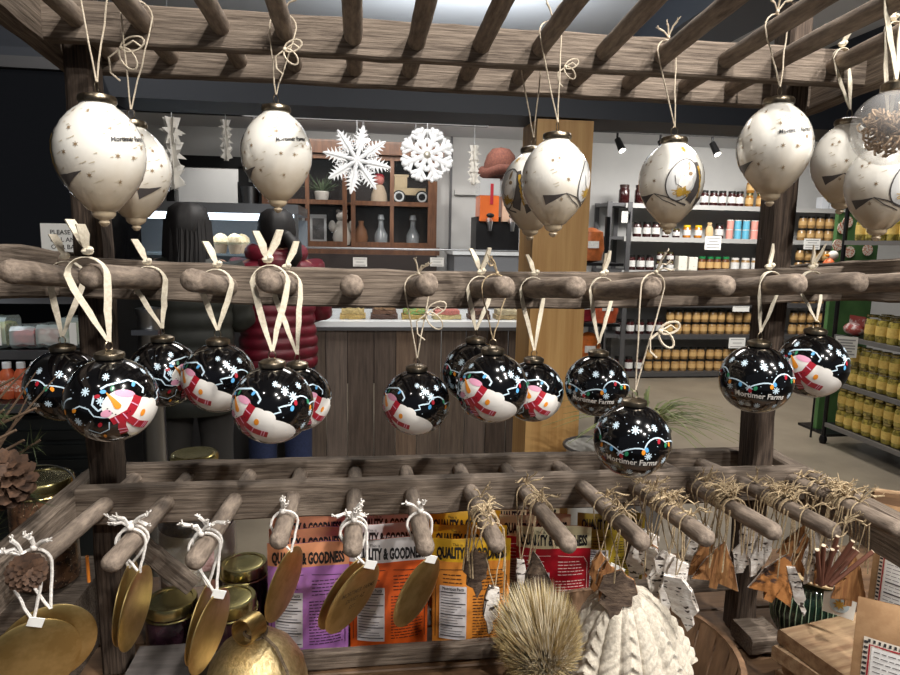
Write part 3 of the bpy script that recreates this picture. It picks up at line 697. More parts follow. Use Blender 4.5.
# fudge slabs
def fudge(px, w, cols, label, top=None):
    p = onY(px, 324, 4.15); t = thing('fudge_slab', label, 'fudge', (p.x, 4.15, .999), 'fudge slabs along the counter')
    rg = random.Random(px)
    for k, c in enumerate(cols):
        mb = MB(); L = w*(1-.12*k)
        mb.plank(L, .12, .030, 8, .003, .005, seed=px+k)
        mb.build('layer', mat('fudge_%d_%d' % (px, k), c, .6, rgb2=tuple(int(v*.8) for v in c), scale=(60, 60, 60), speck=top if k == len(cols)-1 else None, speck_t=.56), t, T((p.x, 4.15, 1.014+k*.030)))
    MB().box((0, 0, 0), (.055, .006, .04)).build('price_sign', DARK, t, T((p.x+.015, 4.20, 1.03+.03*len(cols))), smooth=0)
fudge(353, .16, [(206, 176, 104), (216, 190, 126)], 'pale yellow two layer fudge slab with black price sign')
fudge(384, .17, [(88, 60, 48), (120, 84, 62), (176, 140, 104)], 'brown chocolate fudge slab with nutty tan top')
fudge(414, .16, [(196, 168, 92), (126, 186, 104)], 'green topped fudge slab dotted with sprinkles', (230, 120, 60))
fudge(446, .18, [(222, 206, 150), (228, 140, 128)], 'pink and cream fudge slab near the counter middle')
fudge(478, .14, [(96, 66, 54), (112, 76, 62)], 'dark brown fudge slab between the pink and cream slabs')
fudge(506, .16, [(196, 172, 124), (214, 198, 160)], 'cream fudge slab beside the timber column')
tr = thing('sample_tray', 'small white tray with a grey cup on the counter by the maroon jacket', 'tray', onY(313, 324, 4.15)); p = onY(312, 322, 4.15)
MB().box((0, 0, 0), (.15, .11, .015)).build('tray', WHITE, tr, T((p.x, 4.15, 1.007)), smooth=0)
MB().lathe([(.02, 0), (.024, .07), (.026, .075)], 16).build('cup', DGREY, tr, T((p.x+.05, 4.15, 1.015)))
MB().box((0, 0, 0), (.09, .08, .03)).build('napkin_stack', CARD, tr, T((p.x-.025, 4.15, 1.03)), smooth=0)
# glazed cabinet
CHER = mat('cherry_wood', (112, 74, 48), .45, rgb2=(82, 50, 30), scale=(30, 30, 5), coat=.2)
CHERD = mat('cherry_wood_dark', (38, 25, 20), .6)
YH = 6.8
def hx_(px, py=200): return onY(px, py, YH).x
def hz_(py, px=350): return onY(px, py, YH).z
hL, hR, hT, hB = hx_(262), hx_(437), hz_(141), hz_(252)
hu = thing('glazed_cabinet', 'reddish wooden cabinet with glazed doors against the back wall', 'cabinet', ((hL+hR)/2, 7.0, 0))
slab('back_panel', (hL, 7.20, hB), (hR, 7.24, hT), CHERD, hu)
slab('side_panel', (hL, 6.8, hB), (hL+.05, 7.2, hT), CHER, hu); slab('side_panel', (hR-.05, 6.8, hB), (hR, 7.2, hT), CHER, hu)
slab('crown', (hL-.06, 6.74, hT-.13), (hR+.06, 7.24, hT), CHER, hu); slab('bottom_board', (hL-.03, 6.76, hB-.02), (hR+.03, 7.24, hB+.06), CHER, hu)
slab('base_cabinet', (hL, 6.72, 0), (hR, 7.24, hB-.02), CHERD, hu)
zs = hz_(202); slab('shelf', (hL+.05, 6.9, zs-.02), (hR-.05, 7.2, zs+.0), CHER, hu)
for a, b in ((hL+.05, hx_(347)), (hx_(351), hR-.05)):
    d = bpy.data.objects.new('door', None); COL.objects.link(d); d.location = (a, YH, hB+.06); setp(d, hu); d.location = (a, YH, hB+.06)
    for q in ((a, a+.045), (b-.045, b), ((a+b)/2-.02, (a+b)/2+.02)): slab('stile', (q[0], YH-.02, hB+.06), (q[1], YH+.01, hT-.13), CHER, d)
    for z in (hB+.06, zs-.03, hT-.18): slab('cross_rail', (a+.001, YH-.018, z), (b-.001, YH+.008, z+.045), CHER, d)
    slab('pane', (a+.02, YH, hB+.07), (b-.02, YH+.004, hT-.14), GLASS, d)
# things in the cabinet
def at(px, py, Y=7.0): return onY(px, py, Y)
CREAMC = mat('cream_paint', (196, 176, 140), .5)
p = at(409, 201); z = zs+.002
tk = thing('toy_truck', 'cream vintage toy truck on the upper cabinet shelf', 'toy', (p.x, 7.0, z))
MB().box((0, 0, .13), (.34, .12, .07)).build('bed', CREAMC, tk, T((p.x, 7.0, z)), smooth=0); MB().box((-.09, 0, .22), (.13, .12, .12)).box((-.09, 0, .29), (.16, .13, .02)).build('cab', CREAMC, tk, T((p.x, 7.0, z)), smooth=0)
for sx in (-.11, .13):
    for sy in (-.07, .07):
        w = MB().lathe([(.0, -.015), (.065, -.015), (.07, 0), (.065, .015), (0, .015)], 18).build('wheel', DARK, tk, T((p.x+sx, 7.0+sy, z+.072)) @ RX(PI/2))
        MB().tube([(.045*math.cos(q), .045*math.sin(q), .016) for q in [2*PI*i/16 for i in range(16)]], .010, 6, closed=True).build('whitewall', WHITE, w, T((p.x+sx, 7.0+sy, z+.072)) @ RX(PI/2))
def figure(name, px, z0, prof, m, label, cat, extra=None, Y=7.0, n=18):
    z0 += .002; p = at(px, 220, Y); t = thing(name, label, cat, (p.x, Y, z0)); MB().lathe(prof, n).build('body', m, t, T((p.x, Y, z0)))
    if extra: extra(t, p, z0)
    return t
zb = hB+.06
CHINA = mat('white_china', (226, 222, 214), .25, coat=.4)
def ears(t, p, z):
    MB().ball((0, 0, .30), .062, 14).build('head', CHINA, t, T((p.x, 7.0, z)))
    for s in (-1, 1): MB().ball((s*.04, 0, .355), .022, 10, sc_=(1, .6, 1.0)).build('ear', CHINA, t, T((p.x, 7.0, z))); MB().ball((s*.10, -.04, .2), .04, 10, sc_=(1, 1, 1.5)).build('arm', CHINA, t, T((p.x, 7.0, z)))
figure('bear_figurine', 342, zb, [(0, 0), (.08, .01), (.10, .08), (.085, .18), (.05, .25), (0, .26)], CHINA, 'white china bear figurine behind the left cabinet door', 'figurine', ears)
figure('vase', 361, zb, [(0, 0), (.05, 0), (.075, .08), (.06, .16), (.025, .22), (.03, .26), (0, .26)], mat('tan_clay', (156, 108, 74), .6), 'small tan clay vase behind the right cabinet door', 'vase')
GLS = mat('grey_glass', (150, 156, 160), .08, coat=.8)
for k, (px, l) in enumerate(((381, 'left'), (413, 'right'))):
    figure('decanter', px, zb, [(0, 0), (.07, 0), (.075, .12), (.03, .20), (.025, .27), (.04, .28), (.03, .33), (0, .34)], GLS, 'grey cut glass decanter on the %s of the lower right cabinet door' % l, 'decanter', n=10)
figure('rag_doll', 379, zs, [(0, 0), (.09, .0), (.08, .10), (.05, .18), (.02, .2), (0, .2)], mat('cream_cloth', (190, 172, 150), .9), 'small doll with pink face on the upper cabinet shelf', 'doll',
       lambda t, p, z: (MB().ball((0, 0, .24), .055, 12).build('head', mat('pink_face', (196, 120, 112), .7), t, T((p.x, 7.0, z))), MB().ball((0, .01, .275), .052, 12, sc_=(1.1, 1, .7)).build('hat', RED, t, T((p.x, 7.0, z)))))
def leaves(t, p, z, rg=random.Random(8)):
    mb = MB()
    for k in range(40):
        a, e = rg.uniform(0, 2*PI), rg.uniform(.2, 1.3); d = Vector((math.cos(a)*math.cos(e), math.sin(a)*math.cos(e)*.7, math.sin(e))); b = Vector((0, 0, .1)); mb.ribbon([b, b+d*.1, b+d*rg.uniform(.14, .22)], [Vector((-d.y, d.x, 0))*.01, Vector((-d.y, d.x, 0.1))*.05, Vector((-d.y, d.x, 0))*.008], .002)
    mb.build('foliage', mat('sage_leaf', (120, 138, 104), .7, rgb2=(84, 104, 74), scale=(20, 20, 20)), t, T((p.x, 7.0, z)))['kind'] = 'stuff'
figure('potted_plant', 322, zs, [(0, 0), (.06, 0), (.08, .1), (.07, .11), (0, .1)], CHINA, 'pale green plant in a white pot on the upper left cabinet shelf', 'plant', leaves)
for px, l in ((296, 'left'), (318, 'right')):
    p = at(px, 225); t = thing('picture_frame', 'framed grey photograph standing behind the left cabinet door, %s of two' % l, 'picture frame', (p.x, 7.05, zb))
    MB().box((0, 0, .17), (.17, .02, .3)).build('frame', WHITE, t, T((p.x, 7.05, zb)), smooth=0); MB().box((0, -.011, .17), (.12, .004, .22)).build('photo', mat('grey_photo', (120, 118, 118), .5, rgb2=(60, 58, 58), scale=(12, 12, 12)), t, T((p.x, 7.05, zb)), smooth=0)
# drinks machine on the back counter
p0 = onY(477, 232, 6.5); 
bc = thing('back_counter', 'grey service counter carrying the drinks machine', 'counter', (1.4, 6.7, 0))
MB().box((0, 0, 0), (1.3, .6, 1.36)).build('cabinet_body', mat('grey_laminate', (120, 122, 126), .5), bc, T((1.55, 6.75, .68)), smooth=0); MB().box((0, 0, 0), (1.34, .64, .04)).build('top', WHITE, bc, T((1.55, 6.75, 1.38)), smooth=0)
jm = thing('drinks_machine', 'black juice dispenser with orange and cream tanks', 'dispenser', (1.34, 6.6, 1.40))
MB().box((0, 0, .17), (.44, .32, .34)).build('body', DARK, jm, T((1.34, 6.66, 1.40)), smooth=0)
for k, (dx, c) in enumerate(((-.10, (226, 112, 48)), (.125, (222, 186, 160)))):
    tk_ = MB().box((0, 0, 0), (.19, .26, .25)).build('juice_tank', mat('juice_%d' % k, c, .3, coat=.5), jm, T((1.34+dx, 6.58, 1.40+.42)), smooth=0)
    MB().box((0, 0, 0), (.195, .265, .16)).build('clear_lid', mat('clear_plastic', (220, 224, 226), .1, alpha=.45, coat=.6), tk_, T((1.34+dx, 6.58, 1.40+.63)), smooth=0)
    MB().box((0, 0, 0), (.03, .01, .20)).build('stripe', RED, tk_, T((1.34+dx+.02, 6.445, 1.40+.56)), smooth=0)
    MB().tube([(0, 0, 0), (0, -.05, -.02), (0, -.05, -.10)], [.035, .03, .018], 10).build('tap', STEEL, jm, T((1.34+dx, 6.45, 1.40+.30)))
    MB().ball((0, -.05, 0), .04, 12, sc_=(1, .4, .6)).build('tap_plate', DARK, jm, T((1.34+dx, 6.44, 1.40+.35)))
ph_ = onY(500, 195, 6.6)
kh = thing('knit_hat', 'brown ribbed knit hat perched on top of the drinks machine', 'hat', (ph_.x, 6.62, 2.115))
KB = mat('brown_knit', (104, 62, 50), .95, rgb2=(78, 44, 36), scale=(60, 60, 60))
MB().lathe([(.16, 0), (.17, .05), (.165, .12), (.14, .20), (.09, .26), (0, .28)], 40, wob=lambda q, z: 1+.03*math.sin(20*q)).build('crown', KB, kh, T((ph_.x, 6.62, 2.155)))
MB().tube([(.18*math.cos(q), .17*math.sin(q), .03+.02*math.sin(3*q)) for q in [2*PI*i/30 for i in range(30)]], .05, 10, closed=True).build('rolled_brim', KB, kh, T((ph_.x, 6.62, 2.155)))
pb = onY(513, 262, 6.3)
cs = thing('carton_stack', 'small stack of cream cartons beside the timber column', 'carton', (1.75, 6.5, 1.40))
for k in range(2): MB().box((0, 0, 0), (.22, .22, .09)).build('carton', mat('cream_carton', (214, 206, 184), .7), cs, T((1.74, 6.52, 1.447+k*.094)), smooth=0)
# hanging snowflakes
FL = mat('white_foam', (236, 237, 238), .7)
def bigflake(px, py, Y, R, label, kind):
    p = onY(px, py, Y); t = thing('snowflake_decoration', label, 'snowflake', p)
    for k in range(8):
        a = 2*PI*k/8+.2*(kind == 0)+PI/8; mb = MB()
        M = T(p) @ RY(-a)
        if kind == 0:
            n = 7; poly = [(.02*R, -.05*R)]
            for i in range(n):
                x = R*(.16+.72*i/n); w = R*(.33*(1-abs(i/n-.35)*1.1)); poly += [(x, -w*.35), (x+.12*R, -w), (x+.09*R, -w*.45)]
            poly += [(R*1.0, -.02*R)]; up = [(x, -z) for x, z in poly[::-1]]
            mb.prism(poly+up, .016, M); mb.tube([M @ Vector((0, -.012, 0)), M @ Vector((R*.98, -.010, 0))], [.016, .006], 6)
        else:
            mb.tube([M @ Vector((.0, 0, 0)), M @ Vector((R*.86, 0, 0))], [.022, .026], 8)
            for x, l in ((.35, .22), (.58, .34), (.78, .22)):
                for s in (-1, 1): mb.tube([M @ Vector((x*R, 0, 0)), M @ Vector(((x+l*.75)*R, 0, s*l*.8*R))], [.015, .017], 8); mb.ball(M @ Vector(((x+l*.75)*R, 0, s*l*.8*R)), .019, 8)
            mb.ball(M @ Vector((R*.9, 0, 0)), .034, 8)
        mb.build('arm', FL, t)
    MB().ball(p+Vector((0, -.015, 0)), .035 if kind else .02, 12, sc_=(1, .6, 1)).build('centre', FL if kind == 0 else mat('silver_glitter', (190, 184, 170), .4, .6), t)
    MB().tube([p+Vector((0, 0, R*.5)), (p.x, p.y, 2.6)], .003, 5).build('thread', WHITE, t)
bigflake(357, 160, 5.95, .30, 'large white snowflake with feathered points hanging before the cabinet', 0)
bigflake(427, 155, 5.95, .235, 'rounder white snowflake with silver centre hanging at the cabinet right end', 1)
def paperstar(px, py, Y, s, label):
    p = onY(px, py, Y); t = thing('paper_star', label, 'paper star', p); m = mat('folded_paper', (222, 218, 210), .8)
    for k, dz in enumerate((.9, .05, -.75)):
        mb = MB(); z0 = p.z+dz*s
        for j in range(3):
            a = j*PI/3+.4*k; mb.prism([(-.34*s, .5*s), (.34*s, .5*s), (.2*s, .08*s), (.52*s, -.1*s), (.2*s, -.14*s), (.34*s, -.5*s), (-.34*s, -.5*s), (-.2*s, -.12*s), (-.5*s, .06*s), (-.22*s, .1*s)], .004, T((p.x, p.y, z0)) @ RZ(a) @ RY(.15*k))
        mb.build('folded_tier', m, t)
    MB().tube([(p.x, p.y, p.z+s*1.2), (p.x, p.y, 2.6 if Y > 5.8 else 3.3)], .002, 5).build('thread', WHITE, t)
paperstar(173, 155, 5.0, .185, 'long folded white paper star hanging beside the white ornaments on the left')
paperstar(226, 141, 6.0, .125, 'small folded white paper star hanging above the kitchen window')
paperstar(474, 166, 6.0, .13, 'small white paper star hanging right of the round snowflake')
# wall speaker beside the kitchen window
p = onY(251, 200, 7.1); sp_ = thing('wall_speaker', 'silver box with black surround on the wall by the kitchen window', 'speaker', p)
MB().box((0, .04, 0), (.26, .10, .36)).build('housing', DARK, sp_, T(p), smooth=0); MB().tube([(0, -.02, -.13), (0, -.02, .13)], [.07, .10], 16).build('cover', STEEL, sp_, T(p))
# ------------------------------------------------------------------ bakery case
bk = thing('bakery_case', 'lit glass bakery case with steel frame behind the two shoppers', 'display case', (-1.0, 4.6, 0))
bx0, bx1 = -1.75, -.40
slab('base', (bx0, 4.2, 0), (bx1, 4.9, 1.12), DGREY, bk); slab('deck', (bx0, 4.2, 1.12), (bx1, 4.9, 1.14), STEEL, bk)
slab('back_panel', (bx0, 4.88, 1.14), (bx1, 4.9, 1.62), mat('case_lining', (92, 96, 100), .5), bk)
slab('top_cap', (bx0, 4.2, 1.64), (bx1, 4.9, 1.70), STEEL, bk)
slab('light_strip', (bx0+.05, 4.24, 1.598), (bx1-.03, 4.27, 1.638), mat('led_strip', (225, 240, 255), .4, emit=4), bk)
slab('glass_front', (bx0, 4.19, 1.14), (bx1, 4.2, 1.64), GLASS, bk); slab('glass_shelf', (bx0+.02, 4.25, 1.375), (bx1-.02, 4.85, 1.387), mat('shelf_glass', (170, 190, 200), .1, alpha=.5), bk)
for x in (bx0+.015, bx1-.015): slab('corner_post', (x-.012, 4.205, 1.14), (x+.012, 4.23, 1.64), STEEL, bk)
PAPER = mat('muffin_paper', (176, 150, 122), .8); CRUMB = mat('crumb_top', (224, 208, 172), .9, rgb2=(188, 160, 116), scale=(60, 60, 60), bump=.8)
for k, (px, Y) in enumerate(((221, 4.42), (235, 4.36), (242, 4.52))):
    p = onY(px, 250, Y); t = thing('muffin', 'crumb topped muffin in the bakery case, %s of three' % ('left', 'front right', 'rear right')[k], 'muffin', (p.x, Y, 1.388), 'muffins in the bakery case')
    MB().lathe([(.032, 0), (.044, .06), (0, .06)], 20, wob=lambda q, z: 1+.03*math.sin(14*q)).build('paper_cup', PAPER, t, T((p.x, Y, 1.388)))
    MB().lathe([(.042, .055), (.055, .072), (.048, .100), (.025, .122), (0, .13)], 20, wob=lambda q, z: 1+.05*math.sin(5*q+z*60)).build('crumb_top', CRUMB, t, T((p.x, Y, 1.388)))
for k, (px, c) in enumerate(((143, (190, 176, 150)), (165, (206, 150, 110)), (262, (212, 196, 160)))):
    p = onY(px, 262, 4.4); t = thing('pastry_plate', 'plate of pastries in the bakery case, %s' % ('far left', 'beside the left shopper', 'behind the maroon jacket')[k], 'pastry', (p.x, 4.4, 1.142))
    MB().lathe([(.035, 0), (.058, .012), (.055, .015), (0, .006)], 20).build('plate', WHITE, t, T((p.x, 4.4, 1.142)))
    MB().ball((0, 0, .04), .042, 12, sc_=(1.1, 1, .7)).build('pastry', mat('pastry_%d' % k, c, .8, rgb2=tuple(int(v*.7) for v in c), scale=(40, 40, 40)), t, T((p.x, 4.4, 1.142)))
# ------------------------------------------------------------------ cold case on the left
cc = thing('cold_case', 'dark open refrigerated display case at the far left', 'refrigerator', (-1.7, 2.9, 0))
cx0, cx1, cy0, cy1 = -2.6, -1.0, 2.62, 3.15
BLK = mat('black_gloss_panel', (12, 13, 16), .16, coat=.5)
slab('upper_panel', (cx0, cy0+.02, 1.36), (cx1, cy1, 2.08), BLK, cc); slab('back_panel', (cx0, cy1-.03, .8), (cx1, cy1, 1.36), DARK, cc)
slab('side_panel', (cx1-.03, cy0, 0), (cx1, cy1, 1.36), DARK, cc); slab('top_trim', (cx0, cy0, 2.08), (cx1, cy1, 2.12), DGREY, cc)
for z, d in ((1.25, .36), (1.045, .46), (.86, .56)):
    slab('shelf', (cx0, cy1-.03-d, z-.02), (cx1-.031, cy1-.031, z), DARK, cc); slab('price_rail', (cx0, cy1-.035-d-.008, z-.03), (cx1-.031, cy1-.035-d, z+.004), DGREY, cc)
slab('base', (cx0, cy0, 0), (cx1-.031, cy1-.031, .80), mat('dark_green_base', (22, 26, 26), .5), cc)
for k in range(7): slab('louver', (cx0, cy0-.018, .36+k*.058), (cx1-.031, cy0, .395+k*.058), mat('louver_black', (16, 19, 19), .4), cc)
BOT = mat('orange_juice', (208, 108, 66), .3, coat=.4, rgb2=(176, 70, 44), scale=(18, 18, 18)); 
def bottle():
    t = thing('juice_bottle', 'x', 'bottle'); MB().lathe([(.0, 0), (.026, 0), (.028, .01), (.028, .085), (.022, .105), (.013, .118), (.013, .125), (0, .125)], 14).build('body', BOT, t)
    MB().lathe([(.0155, .118), (.0155, .140), (.013, .143), (0, .143)], 14).build('cap', WHITE, t)
    MB().lathe([(.0287, .03), (.0287, .075)], 14).build('label', mat('juice_label', (224, 130, 96), .6, speck=(240, 236, 226), speck_t=.55, scale=(60, 60, 60)), t); return t
bp = bottle(); 
for k in range(7):
    px = -6+k*14.2; p = onY(px, 385, 2.66); M = T((p.x, 2.66, .862))
    o = bp if k == 0 else ctree(bp, M); o.matrix_basis = M; o['label'] = 'small orange juice bottle with white cap in the cold case row'; o['group'] = 'juice bottles in the cold case'
CLEARP = mat('clamshell_plastic', (206, 222, 220), .15, alpha=.38, coat=.6)
def pack(px, py, Y, z, w, d, h, c1, c2, label, tag_=True):
    p = onY(px, py, Y); t = thing('food_pack', label, 'food pack', (p.x, Y, z), 'packed food in the cold case')
    MB().plank(w*.86, d*.86, h*.7, 6, .002, .015, seed=px).build('food', mat('food_%d' % px, c1, .6, rgb2=c2, scale=(45, 45, 45), lo=.45, hi=.55), t, T((p.x, Y, z+h*.46)))
    MB().plank(w, d, h, 4, .002, .015, seed=px+1).build('clear_box', CLEARP, t, T((p.x, Y, z+h/2+.003)))
    if tag_: MB().box((0, 0, 0), (w*.36, .003, h*.75)).build('sticker', CARD, t, T((p.x+w*.18, Y-d/2-.006, z+h*.5)), smooth=0)
pack(56, 300, 2.86, 1.252, .15, .12, .085, (226, 196, 60), (196, 150, 40), 'plastic box of yellow cut fruit with white sticker, on the upper cold shelf')
pack(0, 335, 2.76, 1.047, .105, .12, .12, (206, 200, 140), (150, 160, 90), 'plastic box of pale green salad at the left edge of the cold shelf')
pack(30, 340, 2.76, 1.047, .090, .12, .085, (206, 96, 92), (150, 50, 56), 'plastic box of red berries on the middle cold shelf', False)
pack(55, 338, 2.76, 1.047, .088, .12, .09, (222, 206, 196), (180, 120, 110), 'plastic box of pink and white food on the middle cold shelf', False)
pack(77, 335, 2.76, 1.047, .072, .12, .12, (150, 160, 100), (220, 210, 190), 'plastic box with lime sticker beside the rack post')
card('notice', 66, 242, 2.61, .17, .135, 'white paper notice with printed words on the black cold case panel', text=['PLEASE', 'BELL AN', 'OUR BAK', 'WILL COM'], X=None)
p = onY(123, 330, 2.7); st_ = thing('steel_canister', 'plain steel canister beside the cold case under the left ornaments', 'canister', (p.x, 2.7, 0))
MB().lathe([(.045, 0), (.045, 1.18), (.05, 1.19), (.05, 1.21), (0, 1.22)], 20).build('body', STEEL, st_, T((p.x+.10, 2.7, 0)))
MB().box((.10, -.05, 1.12), (.10, .02, .02)).build('handle', STEEL, st_, T((p.x, 2.7, 0)), smooth=0)
# ------------------------------------------------------------------ shoppers seen from behind
SKIN = mat('skin', (176, 128, 104), .6)
HAIR = mat('black_hair', (14, 12, 13), .62, rgb2=(26, 22, 22), scale=(120, 120, 6), lo=.4, hi=.6)
def skin_body(name, root, m, J, E, rad, start):
    me = bpy.data.meshes.new(name); me.from_pydata([Vector(p) for p in J], E, []); me.materials.append(m)
    o = mkobj(name, me); md = o.modifiers.new('skin', 'SKIN'); md.use_smooth_shade = True
    for i, r in enumerate(rad): me.skin_vertices[0].data[i].radius = (r, r) if not isinstance(r, tuple) else r
    me.skin_vertices[0].data[start].use_root = True
    md2 = o.modifiers.new('sub', 'SUBSURF'); md2.levels = 2; md2.render_levels = 2
    dg = bpy.context.evaluated_depsgraph_get(); me2 = bpy.data.meshes.new_from_object(o.evaluated_get(dg)); bpy.data.objects.remove(o)
    me2.materials.clear(); me2.materials.append(m)
    return mkobj(name, me2, root)
def loft(secs, n=36, quilt=0, qf=0, cap=True):
    # secs: (cx, cy, z, rx, ry)
    mb = MB(); vs = []; fs = []
    for (cx, cy, z, rx, ry) in secs:
        for k in range(n):
            q = 2*PI*k/n; c, s = math.cos(q), math.sin(q); e = .8
            vs.append((cx+rx*math.copysign(abs(c)**e, c), cy+ry*math.copysign(abs(s)**e, s), z))
    m = len(secs)
    for i in range(m-1):
        for k in range(n): fs.append((i*n+k, i*n+(k+1) % n, (i+1)*n+(k+1) % n, (i+1)*n+k))
    if cap: fs += [tuple(range(n-1, -1, -1)), tuple(range((m-1)*n, m*n))]
    return mb.add(vs, fs)
def quilted(keys, step, amp):
    # interpolate sections between keys and puff each horizontal baffle
    out = []; zs_ = keys[0][2]; ze = keys[-1][2]; nb = int((ze-zs_)/step*6)
    for i in range(nb+1):
        z = zs_+(ze-zs_)*i/nb
        for a, b in zip(keys, keys[1:]):
            if a[2] <= z <= b[2]+1e-9:
                t = (z-a[2])/(b[2]-a[2]); t = t*t*(3-2*t)*.5+t*.5
                p = amp*abs(math.sin(PI*(z-zs_)/step))**.6
                out.append((a[0]+(b[0]-a[0])*t, a[1]+(b[1]-a[1])*t, z, a[3]+(b[3]-a[3])*t+p, a[4]+(b[4]-a[4])*t+p)); break
    return out
def person(label, X, Y, H, coat, pants, hair_long, rz, arm_poses, jk):
    t = thing('person', label, 'person', (X, Y, 0)); s = H/1.66
    J = [(0, 0, .90), (0, 0, 1.10), (0, -.01, 1.28), (0, .0, 1.40), (0, .0, 1.46), (0, .015, 1.54), (0, .02, 1.62)]
    Rr = [(.15, .11), (.13, .10), (.15, .10), (.08, .07), (.05, .05), (.075, .085), (.055, .07)]
    E_ = [(0, 1), (1, 2), (2, 3), (3, 4), (4, 5), (5, 6)]
    for sx in (-1, 1):
        b = len(J); el, wr_, hd = arm_poses[0 if sx < 0 else 1]
        J += [(sx*.17, 0, 1.34), el, wr_, hd]; Rr += [.055, .042, .03, .028]; E_ += [(2, b), (b, b+1), (b+1, b+2), (b+2, b+3)]
        for f in range(4):
            d = (Vector(hd)-Vector(wr_)).normalized(); sd = d.cross(Vector((0, 0, 1))).normalized(); c = len(J)
            q = Vector(hd)+sd*(f-1.5)*.017+d*.035; J += [tuple(q), tuple(q+d*.03+Vector((0, 0, -.012)))]; Rr += [.009, .008]; E_ += [(b+3, c), (c, c+1)]
        c = len(J); q = Vector(wr_).lerp(Vector(hd), .4)+Vector((-sx*.035, .01, 0)); J += [tuple(q)]; Rr += [.010]; E_ += [(b+2, c)]
    for sx in (-1, 1):
        b = len(J); J += [(sx*.09, 0, .84), (sx*.095, .0, .47), (sx*.095, -.02, .09), (sx*.10, .13, .04)]; Rr += [.085, .06, .042, .038]; E_ += [(0, b), (b, b+1), (b+1, b+2), (b+2, b+3)]
    M = T((X, Y, 0)) @ RZ(rz) @ Matrix.Scale(s, 4)
    bd = skin_body('body', t, SKIN, [M @ Vector(p) for p in J], E_, [tuple(v*s for v in r) if isinstance(r, tuple) else r*s for r in Rr], 0)
    # ears, nose
    fe = MB()
    for sx in (-1, 1): fe.ball((sx*.078, .015, 1.545), .022, 8, sc_=(.4, .8, 1.2))
    fe.ball((0, .115, 1.54), .016, 8)
    fe.build('ear', SKIN, t, M)['kind'] = 'stuff'
    jo = loft(quilted(jk['keys'], jk['step'], jk['amp'])).build('jacket', coat, t, M, smooth=60)
    for i, sx in enumerate((-1, 1)):
        el, wr_, hd = [Vector(v) for v in arm_poses[i]]; sh = Vector((sx*.165, 0, 1.355)); pts = []; rr = []
        ctrl = [sh, sh.lerp(el, .5), el, el.lerp(wr_, .5), wr_]
        n = 30
        for k in range(n+1):
            u = k/n*4; j = min(int(u), 3); p = ctrl[j].lerp(ctrl[j+1], u-j); pts.append(p); base = .085-.035*k/n; rr.append(base+jk['amp']*.8*abs(math.sin(PI*k/n*jk['sb']))**.6)
        MB().tube(pts, rr, 16).build('sleeve', coat, jo, M, smooth=60)
    jk['collar'](t, jo, M, coat)
    for sx in (-1, 1):
        MB().tube([(sx*.09, 0, .93), (sx*.095, 0, .75), (sx*.10, 0, .47), (sx*.10, -.01, .12)], [.115, .105, .08, .075], 18).build('trouser_leg', pants, t, M)
        sh_ = MB(); sh_.lathe([(0, 0), (.05, 0), (.055, .03), (.045, .07), (.03, .10), (0, .11)], 16, sx=1, sy=2.3); sh_.build('shoe', DARK, t, M @ T((sx*.10, .06, 0)))
    hm = MB()
    hm.lathe([(.001, 1.655), (.05, 1.65), (.085, 1.625), (.10, 1.58), (.103, 1.53), (.098, 1.49), (.085, 1.455), (.05, 1.44)][::-1], 28, c=(0, -.002, 0), sy=1.1, wob=lambda q, z: 1+.025*math.sin(9*q+z*12)+.015*math.sin(21*q))
    hair_long(hm); hm.build('hair', HAIR, t, M, smooth=70)
    return t
OLIVE = mat('olive_padded_cloth', (40, 42, 36), .6, rgb2=(32, 34, 30), scale=(30, 30, 30)); MAROON = mat('maroon_padded_nylon', (106, 18, 36), .45, rgb2=(84, 12, 28), scale=(20, 20, 20))
GREYP = mat('charcoal_trousers', (44, 42, 40), .85); JEANS = mat('blue_denim', (34, 46, 82), .85, rgb2=(26, 36, 66), scale=(80, 80, 80))
def longhair(hm):
    rg = random.Random(6)
    for k in range(90):
        a = PI*.93+PI*1.14*rg.random(); s = rg.uniform(.8, 1.06); x = .092*math.cos(a)*s; y = .085*math.sin(a)*s; l = rg.uniform(.26, .36)
        hm.tube([(x, y*1.1, 1.57), (x*1.08, y*1.2-.006, 1.46), (x*1.06+rg.uniform(-.01, .01), y*1.2-.03, 1.36), (x*.8+.02+rg.uniform(-.02, .02), y*1.1-.05, 1.57-l)], [.013, .014, .012, .003], 5)
def ponytail(hm):
    hm.ball((.035, -.110, 1.50), .036, 12); hm.tube([(.04, -.12, 1.50), (.07, -.16, 1.46), (.075, -.165, 1.39), (.06, -.15, 1.33)], [.03, .04, .034, .008], 10)
    rg = random.Random(4)
    for k in range(14): hm.tube([(.06, -.14, 1.46), (.06+rg.uniform(-.03, .05), -.16, 1.42), (.06+rg.uniform(-.05, .07), -.17, 1.36+rg.uniform(-.05, .06))], [.008, .006, .002], 5)
def collar_stand(t, jo, M, m): loft([(0, .0, 1.38, .095, .09), (0, .0, 1.41, .092, .09), (0, .005, 1.475, .088, .088), (0, .005, 1.48, .08, .08)]).build('collar', m, jo, M)
def hood(t, jo, M, m):
    MB().tube([(.125*math.cos(q), .02+.115*math.sin(q), 1.40+.015*math.cos(2*q)) for q in [2*PI*i/24 for i in range(24)]], .048, 12, closed=True).build('hood', m, jo, M)
    MB().lathe([(0, -.11), (.07, -.10), (.115, -.03), (.11, .02), (.06, .05), (0, .06)], 20, sy=.55).build('hood_bag', m, jo, M @ T((0, -.10, 1.36)))
k1 = dict(step=.085, amp=.010, sb=7, collar=collar_stand, keys=[(0, 0, .62, .20, .16), (0, 0, .80, .205, .165), (0, 0, 1.02, .19, .15), (0, 0, 1.22, .205, .15), (0, 0, 1.335, .225, .125), (0, 0, 1.405, .10, .09)])
